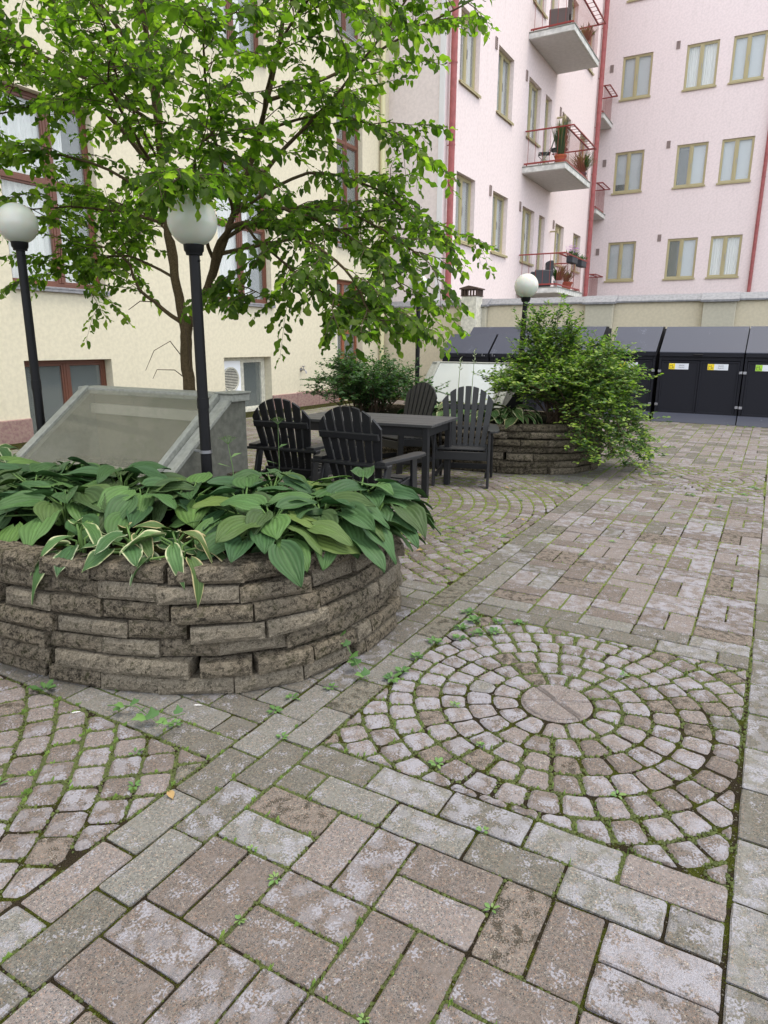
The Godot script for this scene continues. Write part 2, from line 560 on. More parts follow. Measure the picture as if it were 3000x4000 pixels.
	M.cream = mat(Color(0.872, 0.842, 0.745), 0.92, 0.25, plaster, 1.0 / 0.6, pb, 0.1, stains, 0.21)
	M.cream.uv2_scale = Vector3(0.6, 0.12, 0.6)
	M.cream2 = mat(Color(0.845, 0.805, 0.705), 0.92, 0.25, plaster, 1.0 / 0.6, pb, 0.25, stains, 0.33)
	M.pilaster = mat(Color(0.78, 0.76, 0.685), 0.92, 0.25, plaster, 1.0 / 0.6, pb, 0.25, stains, 0.33)
	M.pink = mat(Color(0.95, 0.893, 0.886), 0.92, 0.25, plaster, 1.0 / 0.8, pb, 0.08, stains, 0.11)
	M.pink.uv2_scale = Vector3(0.5, 0.07, 0.5)
	M.pinkside = mat(Color(0.915, 0.87, 0.855), 0.92, 0.25, plaster, 1.0 / 0.8, pb, 0.03, stains, 0.16)
	M.granite = mat(Color(0.70, 0.595, 0.56), 0.85, 0.35, granitet, 1.0 / 0.5, bumpt, 0.9, stains, 0.5)
	var panelt := tex(T, func(i: int) -> Color:
		var g := 0.93 + (s1[i] / 255.0 - 0.5) * 0.09 + (s2[i] / 255.0 - 0.5) * 0.2
		return Color(g, g, g * 0.985))
	M.render_grey = mat(Color(0.44, 0.44, 0.41), 0.9, 0.3, panelt, 1.0 / 0.5, pb, 0.3, stains, 0.9)
	M.flashing = mat(Color(0.585, 0.59, 0.565), 0.5, 0.5, panelt, 1.0 / 0.35, null, 0.0, stains, 1.1)
	M.coping = mat(Color(0.56, 0.56, 0.58), 0.6, 0.4, panelt, 1.0 / 0.6)
	M.inner = mat(Color(0.47, 0.44, 0.36), 0.9, 0.3, plaster, 1.0 / 0.7)
	# wood
	var wv := FastNoiseLite.new()
	wv.noise_type = FastNoiseLite.TYPE_SIMPLEX
	wv.frequency = 0.02
	wv.fractal_octaves = 3
	var wood := tex(256, func(i: int) -> Color:
		var x := i % 256
		var y := i / 256
		var g := 0.86 + wv.get_noise_2d(x * 14.0, y * 14.0) * 0.1 + wv.get_noise_2d(x * 30.0, y * 3.0) * 0.2
		return Color(g, g, g))
	M.black_wood = mat(Color(0.125, 0.127, 0.138), 0.5, 0.5, wood, 2.0)
	M.table_wood = mat(Color(0.27, 0.27, 0.275), 0.55, 0.5, wood, 2.4)
	M.black_metal = mat(Color(0.075, 0.075, 0.085), 0.5, 0.35)
	var scr := tex(T, func(i: int) -> Color:
		var g := 0.96 + (s1[i] / 255.0 - 0.5) * 0.1
		return Color(g, g, g))
	var scratch := tex(T, func(i: int) -> Color:
		var a := s2[i] / 255.0 + (s1[i] / 255.0 - 0.5) * 0.6
		return Color(0.62, 0.65, 0.72, smooth(0.97, 1.04, a) * 0.4))
	M.bin = mat(Color(0.135, 0.138, 0.165), 0.65, 0.3, scr, 2.0)
	M.bin_lid = mat(Color(0.225, 0.24, 0.30), 0.5, 0.5, scr, 2.0, null, 0.0, scratch, 0.23)
	M.steel = mat(Color(0.62, 0.62, 0.64), 0.35, 0.6)
	M.steel.metallic = 0.8
	M.globe = mat(Color(0.78, 0.785, 0.745), 0.22, 0.5)
	M.globe.subsurf_scatter_enabled = true
	M.globe.subsurf_scatter_strength = 0.4
	M.rail_red = mat(Color(0.56, 0.24, 0.22), 0.5, 0.4)
	M.pipe_red = mat(Color(0.66, 0.37, 0.37), 0.5, 0.4, panelt, 0.7)
	M.pipe_cream = mat(Color(0.82, 0.80, 0.64), 0.5, 0.4)
	M.vent = mat(Color(0.62, 0.56, 0.54), 0.7, 0.3)
	M.olive = mat(Color(0.70, 0.66, 0.51), 0.5, 0.4)
	M.brown = mat(Color(0.47, 0.285, 0.205), 0.45, 0.5, wood, 1.5)
	M.door = mat(Color(0.66, 0.39, 0.27), 0.5, 0.5, wood, 1.5)
	M.white_paint = mat(Color(0.86, 0.85, 0.80), 0.6, 0.4, panelt, 1.2)
	M.slab = mat(Color(0.88, 0.88, 0.87), 0.9, 0.3, panelt, 0.5)
	M.soffit = mat(Color(0.84, 0.83, 0.82), 0.9, 0.3, plaster, 0.8)
	M.curtain = mat(Color(0.86, 0.865, 0.85), 0.9, 0.2)
	M.blind = mat(Color(0.80, 0.83, 0.85), 0.7, 0.3)
	M.room = mat(Color(0.25, 0.25, 0.26), 0.95, 0.2)
	M.paper = mat(Color(0.95, 0.96, 0.97), 0.8, 0.3)
	M.plastic = mat(Color(0.86, 0.86, 0.86), 0.5, 0.4)
	M.terracotta = mat(Color(0.68, 0.37, 0.26), 0.85, 0.3)
	M.anthracite = mat(Color(0.25, 0.26, 0.28), 0.6, 0.4)
	M.rattan = mat(Color(0.42, 0.38, 0.37), 0.8, 0.3, scr, 4.0)
	M.yellow = mat(Color(0.94, 0.83, 0.13), 0.6, 0.4)
	M.lime = mat(Color(0.62, 0.80, 0.22), 0.6, 0.4)
	M.label = mat(Color(0.86, 0.875, 0.90), 0.6, 0.4)
	M.ink = mat(Color(0.30, 0.31, 0.34), 0.7, 0.3)
	M.bark = mat(Color(0.80, 0.74, 0.64), 0.95, 0.2, stone, 1.0 / 0.3, gritt, 1.0, moss.call(0.62, 0.74), 4.0)
	M.twig = mat(Color(0.33, 0.28, 0.23), 0.9, 0.2)
	M.feather = mat(Color(0.9, 0.9, 0.9), 0.9, 0.2)
	M.dry_leaf = mat(Color(0.62, 0.52, 0.36), 0.9, 0.2)
	M.flower = mat(Color(0.80, 0.56, 0.86), 0.8, 0.2)
	M.flower.backlight_enabled = true
	M.flower.backlight = Color(0.4, 0.25, 0.4)
	var gl := func(a: float, rough: float) -> StandardMaterial3D:
		var m := StandardMaterial3D.new()
		m.transparency = BaseMaterial3D.TRANSPARENCY_ALPHA
		m.albedo_color = Color(0.85, 0.9, 0.88, a)
		m.roughness = rough
		return m
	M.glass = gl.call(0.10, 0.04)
	M.glass_dark_reflection = gl.call(0.26, 0.05)
	M.glass_dark_reflection.albedo_color = Color(0.60, 0.595, 0.53, 0.26)  # olive tint stands in for the dark courtyard mirrored in the pane
	M.glass_sky_reflection = gl.call(0.45, 0.08)
	M.glass_sky_reflection.albedo_color = Color(0.84, 0.86, 0.85, 0.45)  # whitish tint puts the sky reflection into the pane colour
	M.glass_dark_reflection.metallic_specular = 0.22
	var leafm := func(back: Color, rough: float) -> StandardMaterial3D:
		var m := StandardMaterial3D.new()
		m.vertex_color_use_as_albedo = true
		m.roughness = rough
		m.metallic_specular = 0.45
		m.backlight_enabled = true
		m.backlight = back
		return m
	M.hosta = leafm.call(Color(0.25, 0.4, 0.12), 0.55)
	M.hosta.metallic_specular = 0.35
	for k in 4:
		M["hosta%d" % k] = M.hosta.duplicate()
		M["hosta%d" % k].albedo_color = [Color(1, 1, 1), Color(0.92, 0.94, 0.9), Color(0.97, 0.9, 0.86), Color(0.86, 0.9, 0.92)][k]
	M.leaf = leafm.call(Color(1.1, 1.25, 0.6), 0.5)
	M.bush = leafm.call(Color(0.8, 0.95, 0.45), 0.55)
	M.weed = leafm.call(Color(0.4, 0.7, 0.15), 0.6)

# ---------------------------------------------------------------- pavement
func rough_outline(poly: PackedVector2Array, corner: float, jit: float, sub: int) -> PackedVector2Array:
	var out := PackedVector2Array()
	var m := poly.size()
	for i in m:
		var a := poly[i]
		var b := poly[(i + 1) % m]
		var l := a.distance_to(b)
		if l < 0.004:
			continue
		var d := (b - a) / l
		var nrm := Vector2(-d.y, d.x)
		var ce := Vector2.ZERO
		for q in poly:
			ce += q
		ce /= m
		if nrm.dot(ce - a) < 0.0:
			nrm = -nrm
		var k := minf(corner * rr(0.6, 1.6), l * 0.3)
		out.append(a + d * k + nrm * rr(0, jit))
		for s in sub:
			var t := (s + 1.0) / (sub + 1.0)
			if l * minf(t, 1.0 - t) > k * 1.3:
				out.append(a + d * l * t + nrm * rr(-jit * 0.4, jit))
		out.append(b - d * k + nrm * rr(0, jit))
	return out

func note_edges(poly: PackedVector2Array, off: Vector2, turn := 0.0) -> void:
	for i in poly.size():
		edges.append([poly[i].rotated(turn) + off, poly[(i + 1) % poly.size()].rotated(turn) + off])

func stone_tone(pink: float, lichen: float) -> StandardMaterial3D:
	var t := "pink" if rng.randf() < pink else "grey"
	if rng.randf() < 0.08:
		return M[t + "30"]
	var x := rng.randf() + lichen
	var k := 0 if x < 0.58 else (1 if x < 1.05 else 2)
	return M["%s%d%d" % [t, k, rng.randi() % 2]]

var rect_variants := {}
func paver_mesh(l: float, w: float) -> Array:
	var key := "%.3f_%.3f" % [l, w]
	if not rect_variants.has(key):
		var list := []
		for k in 5:
			var mb := MB.new()
			mb.slab(rough_outline(rect(-l / 2, -w / 2, l / 2, w / 2), 0.005, 0.0022, 3), -0.03, 0.0, 0.0045)
			list.append(mb.mesh())
		rect_variants[key] = list
	return rect_variants[key]

# one rectangular paver centred at (a, b); long side along x (turn 0) or along z (turn 90 degrees)
func paver(parent: Node, a: float, b: float, l: float, w: float, along_b: bool, m: Material, called := "paver") -> void:
	var t := Transform3D(Basis(Vector3.UP, (PI / 2 if along_b else 0.0) + (PI if rng.randf() < 0.5 else 0.0)), V(a, rr(-0.004, 0.0015), b))
	t.basis = t.basis * Basis.from_euler(Vector3(rr(-0.009, 0.009), rr(-0.004, 0.004), rr(-0.009, 0.009)))
	var list := paver_mesh(l, w)
	put(called, list[rng.randi() % list.size()], m, parent, t)
	note_edges(rect(-l / 2, -w / 2, l / 2, w / 2), Vector2(a, -b), PI / 2 if along_b else 0.0)

func paver_into(mbs: Array, a: float, b: float, l: float, w: float, along_b: bool) -> void:
	var mb: MB = mbs[rng.randi() % mbs.size()]
	var x := w if along_b else l
	var z := l if along_b else w
	var y := rr(-0.004, 0.001)
	mb.slab(rect(a - x / 2, -b - z / 2, a + x / 2, -b + z / 2), -0.03, y, 0.005)
	note_edges(rect(-x / 2, -z / 2, x / 2, z / 2), Vector2(a, -b))

const JT := 0.0078
func basket(parent: Node, mbs: Array, a0: float, b0: float, cols: int, rows: int, pitch: float, par: int, pink: float, lich: Callable) -> void:
	var l := pitch - JT
	var w := pitch / 2 - JT
	for i in cols:
		for j in rows:
			var ca := a0 + (i + 0.5) * pitch
			var cb := b0 + (j + 0.5) * pitch
			var ab := (i + j) % 2 == par
			for s in [-0.25, 0.25]:
				var a: float = ca + (s * pitch if ab else 0.0)
				var b: float = cb + (0.0 if ab else s * pitch)
				if parent:
					paver(parent, a, b, l, w, ab, stone_tone(pink, lich.call(a, b)))
				else:
					paver_into(mbs, a, b, l, w, ab)

# rings of cobbles round (ca, cb), cut to a rectangle; the nearest become parts, the rest one mesh
func rings(parent: Node, ca: float, cb: float, r0: float, pitch: float, count: int, box: PackedVector2Array, first: int, step: int, lich: Callable, limit: int, pink := 0.97, jt := 0.011, called := "cobble") -> void:
	var todo := []
	var clip := Rect2(box[0], Vector2.ZERO)
	for q in box:
		clip = clip.expand(q)
	for k in count:
		var ri := r0 + k * pitch + jt / 2
		var ro := r0 + (k + 1) * pitch - jt / 2
		var nn := first + step * k if step > 0 else maxi(6, int(round(TAU * (ri + ro) / 2 / 0.122)))
		var ph := rng.randf() * TAU
		var da := TAU / nn
		for s in nn:
			var t := ph + da * s + rr(-0.02, 0.02) * da
			var gi := jt / ri * 0.5
			var go := jt / ro * 0.5
			var hi := da / 2 - gi
			var ho := da / 2 - go
			var poly := PackedVector2Array()
			poly.append(Vector2(cos(t - hi), sin(t - hi)) * ri)
			poly.append(Vector2(cos(t - ho), sin(t - ho)) * ro)
			poly.append(Vector2(cos(t), sin(t)) * (ro + 0.004))
			poly.append(Vector2(cos(t + ho), sin(t + ho)) * ro)
			poly.append(Vector2(cos(t + hi), sin(t + hi)) * ri)
			for i in poly.size():
				poly[i] = poly[i] + Vector2(ca, -cb) + Vector2(rr(-0.002, 0.002), rr(-0.002, 0.002))
			var mid := Vector2(ca + cos(t) * (ri + ro) / 2, -cb + sin(t) * (ri + ro) / 2)
			if not clip.grow(0.15).has_point(mid):
				continue
			for q in Geometry2D.intersect_polygons(poly, box):
				if area(q) < 0.0012:
					continue
				var ce := Vector2.ZERO
				for v in q:
					ce += v
				ce /= q.size()
				todo.append([ce.length(), q, ce])
	todo.sort_custom(func(x, y): return x[0] < y[0])
	var rest := [MB.new(), MB.new(), MB.new()]
	for k in todo.size():
		var q: PackedVector2Array = todo[k][1]
		var ce: Vector2 = todo[k][2]
		note_edges(q, Vector2.ZERO)
		var loc := PackedVector2Array()
		for v in q:
			loc.append(v - ce)
		if k < limit:
			var mb := MB.new()
			mb.slab(rough_outline(loc, 0.011, 0.0022, 1), -0.03, rr(-0.003, 0.002), 0.009, Transform3D.IDENTITY, 0.0012)
			var o := obj(called, mb, stone_tone(pink, lich.call(ce.x, -ce.y)), parent, Transform3D(Basis.from_euler(Vector3(rr(-0.012, 0.012), 0, rr(-0.012, 0.012))), Vector3(ce.x, 0, ce.y)))
		else:
			var mb: MB = rest[rng.randi() % 3]
			mb.slab(rough_outline(q, 0.012, 0.0, 0), -0.03, rr(-0.004, 0.002), 0.008)
	for k in 3:
		if rest[k].size():
			var o := obj("far_cobbles", rest[k], [M.pink00, M.pink10, M.pink01][k], parent)
			o.set_meta("kind", "stuff")

func ground() -> void:
	var g := MB.new()
	g.quado(V(-60, -0.010, -40), V(60, -0.010, -40), V(60, -0.010, 90), V(-60, -0.010, 90), Vector3.UP)
	var o := obj("ground", g, M.bed)
	o.set_meta("kind", "structure")

	var P := 0.2845
	var A0 := -1.347
	var A1 := A0 + 5 * P
	var lf := FastNoiseLite.new()
	lf.frequency = 0.9
	lf.seed = 4
	# more lichen along the right of the far panel and in the first rows
	var lic := func(a: float, b: float) -> float: return lf.get_noise_2d(a, b) * 0.45 + 0.06 + (0.35 if a > -0.6 and b > 4.0 and b < 6.3 else 0.0) - (0.12 if b > 7.0 else 0.0)
	var licg := func(a: float, b: float) -> float: return lf.get_noise_2d(a + 9.0, b) * 0.4 - 0.08 + (0.3 if b < 2.2 and a > -1.3 else 0.0)
	var walk := struct_node("walkway_paving")
	basket(walk, [], A0, 1.600 - 7 * 0.2855, 5, 7, 0.2855, 1, 0.97, lic)
	basket(walk, [], A0, 3.702, 5, 13, P * 1.004, 1, 0.93, lic)
	# the two-course bands that frame the walkway
	var bandl := P - JT
	var bandw := P / 2 - JT
	var b := -0.58
	var far := [MB.new(), MB.new(), MB.new()]
	while b < 14.6:
		for k in 2:
			var bb := b + (P * 0.5 if k == 1 else 0.0)
			for side in 2:
				var a: float = [A0 - P / 4 - P / 2 * k, A1 + P / 4 + P / 2 * k + 0.004][side]
				if bb < 5.6:
					paver(walk, a, bb, bandl, bandw, true, stone_tone(0.12, licg.call(a, bb)))
				else:
					paver_into(far, a, bb, bandl, bandw, true)
		b += P
	# cross bands before and behind each cobbled circle
	for f in [1.6, 3.412, 7.415, 9.20]:
		for k in 2:
			var bb: float = f + P / 4 + P / 2 * k
			var shift := (0.5 if k == 0 else 0.0) * P
			for i in 6:
				var x0 := maxf(A0, A0 + i * P - shift)
				var x1 := minf(A1, A0 + (i + 1) * P - shift)
				if x1 - x0 < 0.06:
					continue
				if f < 7:
					paver(walk, (x0 + x1) / 2, bb, x1 - x0 - JT, bandw, false, stone_tone(0.08, licg.call(x0, bb)))
				else:
					paver_into(far, (x0 + x1) / 2, bb, x1 - x0 - JT, bandw, false)
	basket(null, far, A0, 9.49, 5, 18, P, 1, 0.9, lic)
	for k in 3:
		obj("far_pavers", far[k], [M.pink00, M.grey01, M.pink10][k], walk).set_meta("kind", "stuff")

	# first circle: two half discs and rings
	var circ := struct_node("cobbled_circle")
	var cc := Vector2(-0.637, 2.648)
	var disc := func(parent: Node, c: Vector2, R: float) -> void:
		for h in 2:
			var poly := PackedVector2Array()
			var st := 0.62 + PI * h
			for i in 15:
				var t := st + 0.014 + (PI - 0.028) * i / 14.0
				poly.append(Vector2(cos(t), sin(t)) * R * rr(0.985, 1.0))
			var mb := MB.new()
			mb.slab(poly, -0.03, 0.001, 0.008, Transform3D.IDENTITY, 0.002)
			# shallow grooves pressed into the half disc leave low ribs between
			for k in 3:
				var t0 := st + 0.09 + k * (PI - 0.08) / 3.0
				var t1 := st + 0.0 + (k + 1) * (PI - 0.08) / 3.0
				var w := PackedVector2Array([Vector2(cos((t0 + t1) / 2), sin((t0 + t1) / 2)) * 0.02])
				for i in 5:
					var t := lerpf(t0, t1, i / 4.0)
					w.append(Vector2(cos(t), sin(t)) * R * 0.94)
				mb.slab(w, 0.0, 0.0085, 0.005)
			obj("half_disc", mb, M.pink00, parent, Transform3D(Basis.IDENTITY, Vector3(c.x, -0.001, -c.y)))
	disc.call(circ, cc, 0.152)
	var clic := func(a: float, bb: float) -> float: return lf.get_noise_2d(a * 1.3, bb * 1.3 + 7.0) * 0.5 + 0.38 + (0.25 if a < -0.6 else 0.0)
	rings(circ, cc.x, cc.y, 0.160, 0.1135, 8, rect(A0 + 0.008, -3.404, A1 - 0.008, -1.893), 14, 6, clic, 300)
	# second circle far down the walkway
	var circ2 := struct_node("cobbled_circle")
	disc.call(circ2, Vector2(-0.637, 8.45), 0.152)
	rings(circ2, -0.637, 8.45, 0.160, 0.1135, 8, rect(A0 + 0.008, -9.195, A1 - 0.008, -7.71), 14, 6, clic, 40)

	# cobbled courts left of the walkway
	var edge := A0 - P - 0.012
	var court := struct_node("cobbled_court")
	rings(court, -3.8, -0.25, 0.1, 0.119, 30, rect(-4.6, -1.592, edge, -0.2), 0, 0, func(a, bb): return lf.get_noise_2d(a * 1.2, bb * 1.2) * 0.5 + (0.2 if a > -2.0 else -0.05), 190)
	var court2 := struct_node("cobbled_court")
	rings(court2, -3.82, 5.4, 0.1, 0.112, 27, rect(-5.5, -7.40, edge, -3.71), 0, 0, func(a, bb): return -0.1, 300)

	# grey slabs round the planters
	for f in [[1.6, 3.70, "near"], [7.415, 9.49, "far"]]:
		var sur := struct_node("planter_surround_paving")
		var rest := [MB.new(), MB.new()]
		var rows := int(round((f[1] - f[0]) / (P / 2)))
		var h: float = (f[1] - f[0]) / rows
		for j in rows:
			var bb: float = f[0] + (j + 0.5) * h
			for i in 15:
				var x1 := edge + 0.006 - i * P + (P * 0.5 if j % 2 == 1 else 0.0)
				var x0 := x1 - P
				x1 = minf(x1, edge + 0.006)
				if x1 - x0 < 0.05:
					continue
				var a := (x0 + x1) / 2
				var mid: float = (f[0] + f[1]) / 2
				if pow(absf(bb - mid - 0.07) / 0.85, 2.55) + pow(absf(a + 3.55) / 1.6, 2.55) < 1.0:
					continue
				if f[2] == "near" and a > -3.6:
					paver(sur, a, bb, x1 - x0 - JT, h - JT, false, M["grey%d%d" % [1 if rng.randf() < 0.12 else 0, rng.randi() % 2]])
				else:
					paver_into(rest, a, bb, x1 - x0 - JT, h - JT, false)
		for k in 2:
			if rest[k].size():
				obj("far_pavers", rest[k], [M.grey00, M.grey01][k], sur).set_meta("kind", "stuff")
	# plain paving towards the house and beyond the planters, too far to pick apart
	var yard := struct_node("yard_paving")
	var ym := [MB.new(), MB.new(), MB.new()]
	basket(null, ym, -9.2, 3.0, 13, 46, P, 1, 0.9, lic)
	basket(null, ym, -5.5, 9.5, 14, 23, P, 1, 0.9, lic)
	basket(null, ym, A1 + P + 0.01, -0.5, 8, 54, P, 1, 0.9, lic)
	for k in 3:
		obj("yard_pavers", ym[k], [M.pink00, M.pink01, M.grey00][k], yard).set_meta("kind", "stuff")

# ---------------------------------------------------------------- stone planters
func oval(t: float, A: float, B: float) -> Vector2:
	var e := 2.0 / 2.55
	var x := signf(cos(t)) * pow(absf(cos(t)), e) * A
	var z := signf(sin(t)) * pow(absf(sin(t)), e) * B
	return Vector2(x, z)

var blocks := []
func make_blocks() -> void:
	# split-faced stone blocks: front face at z = 0, body behind, 1 m wide to be scaled
	for k in 10:
		var mb := MB.new()
		var nu := 8
		var nv := 4
		var d := 0.15
		var g := []
		var f := FastNoiseLite.new()
		f.seed = 50 + k
		f.frequency = 0.5
		for i in nu + 1:
			for j in nv + 1:
				var u := i / float(nu)
				var v := j / float(nv)
				var e := minf(minf(u, 1.0 - u) * 4.0, minf(v, 1.0 - v) * 2.6)
				var z := -0.016 * pow(1.0 - minf(e, 1.0), 1.7) + f.get_noise_2d(i * 1.9, j * 1.7) * 0.009 * minf(e * 2.0 + 0.25, 1.0)
				var xx := u - 0.5
				var yy := v + (f.get_noise_2d(i * 2.3, 40.0) * 0.05 if j == nv else 0.0)
				g.append(Vector3(xx, yy, z - 0.011 * v))
		for i in nu:
			for j in nv:
				var q := [g[i * (nv + 1) + j], g[(i + 1) * (nv + 1) + j], g[(i + 1) * (nv + 1) + j + 1], g[i * (nv + 1) + j + 1]]
				mb.quado(q[0], q[1], q[2], q[3], Vector3(0, 0, 1))
		for i in nu:
			var a: Vector3 = g[i * (nv + 1) + nv]
			var b: Vector3 = g[(i + 1) * (nv + 1) + nv]
			mb.quado(a, b, Vector3(b.x, 1, -d), Vector3(a.x, 1, -d), Vector3.UP)
			a = g[i * (nv + 1)]
			b = g[(i + 1) * (nv + 1)]
			mb.quado(a, b, Vector3(b.x, 0, -d), Vector3(a.x, 0, -d), Vector3.DOWN)
		for s in [0, nu]:
			for j in nv:
				var a: Vector3 = g[s * (nv + 1) + j]
				var b: Vector3 = g[s * (nv + 1) + j + 1]
				mb.quado(a, b, Vector3(a.x, b.y, -d), Vector3(a.x, a.y, -d), Vector3(-1 if s == 0 else 1, 0, 0))
		mb.quado(Vector3(-0.5, 0, -d), Vector3(0.5, 0, -d), Vector3(0.5, 1, -d), Vector3(-0.5, 1, -d), Vector3(0, 0, -1))
		blocks.append(mb.mesh())

func planter(ca: float, cb: float, A: float, B: float, label: String, dark := false) -> Node3D:
	var t := thing("stone_planter", label, "planter", V(ca, 0, cb), 0.0, "stone planters in the courtyard")
	# outline sampled by length
	var pts := PackedVector2Array()
	for i in 721:
		pts.append(oval(TAU * i / 720.0, A, B))
	var cum := PackedFloat32Array([0.0])
	for i in 720:
		cum.append(cum[i] + pts[i].distance_to(pts[i + 1]))
	var total := cum[720]
	var find := func(s: float) -> Vector2:
		s = fposmod(s, total)
		var k := cum.bsearch(s)
		k = clampi(k, 1, 720)
		return pts[k - 1].lerp(pts[k], (s - cum[k - 1]) / maxf(cum[k] - cum[k - 1], 1e-6))
	var n := 7
	var hh := 0.0835
	for row in n:
		var set_back := rr(-0.013, 0.013)
		var s := rr(0, 0.25)
		var end := s + total
		while s < end - 0.08:
			var l := minf(rr(0.26, 0.37), end - s)
			var gap := rr(0.003, 0.012) if rng.randf() < 0.8 else rr(0.02, 0.05)
			var p0: Vector2 = find.call(s)
			var p1: Vector2 = find.call(s + l - gap)
			var mid := (p0 + p1) / 2
			var along := (p1 - p0)
			var w := along.length()
			along /= w
			var nr := Vector2(along.y, -along.x)
			if nr.dot(mid) < 0.0:
				nr = -nr
			var pm: Vector2 = find.call(s + l * 0.5)
			var off := (pm - mid).dot(nr) * 0.6 + set_back + rr(-0.034, 0.016) + (n - 1 - row) * 0.0035
			var y := row * hh + rr(-0.002, 0.003)
			var h := hh - rr(0.006, 0.018)
			var ang := atan2(nr.x, nr.y) + rr(-0.03, 0.03)
			var bs := Basis(Vector3.UP, ang) * Basis.from_scale(Vector3(w * (-1.0 if rng.randf() < 0.0 else 1.0), h, rr(0.9, 1.1)))
			bs = Basis.from_euler(Vector3(rr(-0.02, 0.02), 0, 0)) * bs if false else bs
			var pos := Vector3(mid.x, y, mid.y) + Vector3(nr.x, 0, nr.y) * off
			var dk := rng.randf() + (0.12 * row / n)
			var m: Material = M.stone0 if dk < 0.38 else (M.stone1 if dk < 0.78 else M.stone2)
			if dark:
				m = M.stone3 if rng.randf() < 0.7 else M.stone2
			put("stone_block", blocks[rng.randi() % blocks.size()], m, t, Transform3D(bs, pos))
			s += l
	# earth inside
	var soil := MB.new()
	var rim := []
	for i in 72:
		rim.append(oval(TAU * i / 72.0, A - 0.13, B - 0.13))
	for i in 72:
		var a: Vector2 = rim[i]
		var b: Vector2 = rim[(i + 1) % 72]
		soil.quado(Vector3(a.x, 0, a.y), Vector3(b.x, 0, b.y), Vector3(b.x, 0.52, b.y), Vector3(a.x, 0.52, a.y), Vector3(a.x, 0, a.y))
		var a2 := a * 0.55
		var b2 := b * 0.55
		soil.quado(Vector3(a.x, 0.52, a.y), Vector3(b.x, 0.52, b.y), Vector3(b2.x, 0.56, b2.y), Vector3(a2.x, 0.56, a2.y), Vector3.UP)
		soil.trio(Vector3(a2.x, 0.56, a2.y), Vector3(b2.x, 0.56, b2.y), Vector3(0, 0.57, 0), Vector3.UP)
	obj("soil", soil, M.soil, t)
	return t

# ---------------------------------------------------------------- glazed light wells
func light_well(a0: float, a1: float, b0: float, b1: float, y0: float, y1: float, base: float, label: String, glass: Material) -> void:
	var t := thing("glazed_light_well", label, "light well", V(a0, 0, b0), 0.0, "glazed light wells in the planters")
	var w := a1 - a0
	var d := b1 - b0
	var br := d - 0.14          # where the slope meets the ridge
	var th := 0.07
	for s in 2:                 # side walls
		var mb := MB.new()
		var x0 := 0.0 if s == 0 else w - th
		var poly := PackedVector2Array([Vector2(0, base), Vector2(d, base), Vector2(d, y1 - 0.02), Vector2(br, y1 - 0.02), Vector2(0, y0 - 0.02)])
		mb.plate(poly, 0, th, Transform3D(Basis(Vector3(0, 0, -1), Vector3.UP, Vector3(1, 0, 0)), Vector3(x0, 0, 0)))
		obj("side_wall", mb, M.render_grey, t)
	var bw := MB.new()
	bw.box(Vector3(th, base, -d), Vector3(w - th, y1 - 0.02, -d + th), 0.0)
	obj("back_wall", bw, M.inner, t)
	var fw := MB.new()
	fw.box(Vector3(th, base, -0.06), Vector3(w - th, y0 - 0.045, 0.0), 0.004)
	obj("front_wall", fw, M.render_grey, t)
	var fl := MB.new()
	fl.box(Vector3(th, base - 0.05, -d + th), Vector3(w - th, base + 0.12, -0.06), 0.0)
	obj("inner_floor", fl, M.inner, t)
	var sl := Vector3(0, y1 - y0, -br).normalized()
	var len := Vector2(br, y1 - y0).length()
	var nrm := Vector3(0, br, y1 - y0).normalized()
	var bs := Basis(Vector3.RIGHT, nrm, -sl)   # x across, y off the slope, -z up the slope
	var xf := Transform3D(bs, Vector3(0, y0, 0))
	for s in 2:                 # sheet metal over the side walls and the raised glazing bar beside it
		var mb := MB.new()
		var x0 := -0.012 if s == 0 else w - 0.085
		mb.box(Vector3(x0, -0.02, -len - 0.01), Vector3(x0 + 0.097, 0.004, 0.04), 0.002, xf)
		obj("flashing", mb, M.flashing, t)
		var gb := MB.new()
		var g0 := 0.09 if s == 0 else w - 0.135
		gb.box(Vector3(g0, -0.02, -len + 0.002), Vector3(g0 + 0.045, 0.042, 0.05), 0.004, xf)
		obj("glazing_bar", gb, M.flashing, t)
	var rc := MB.new()
	rc.box(Vector3(0.0, y1 - 0.035, -d - 0.02), Vector3(w + 0.03, y1 + 0.018, -br + 0.03), 0.006)
	rc.box(Vector3(w - 0.13, y1 + 0.019, -d - 0.025), Vector3(w + 0.045, y1 + 0.034, -br + 0.045), 0.006)
	obj("ridge_cap", rc, M.flashing, t)
	var lower := MB.new()
	lower.box(Vector3(0.14, -0.02, -0.015), Vector3(w - 0.14, 0.03, 0.055), 0.004, xf)
	obj("lower_rail", lower, M.flashing, t)
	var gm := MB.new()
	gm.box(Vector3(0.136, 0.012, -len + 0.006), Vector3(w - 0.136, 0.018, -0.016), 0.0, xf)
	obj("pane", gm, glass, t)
	var jo := MB.new()
	jo.box(Vector3(th + 0.002, y0 - 0.10, -d * 0.52), Vector3(w - th - 0.002, y0 - 0.04, -d * 0.42), 0.003)
	jo.box(Vector3(th + 0.002, y1 - 0.20, -d + th + 0.002), Vector3(w - th - 0.002, y1 - 0.12, -d + th + 0.05), 0.003)
	obj("inner_beam", jo, M.pilaster, t)

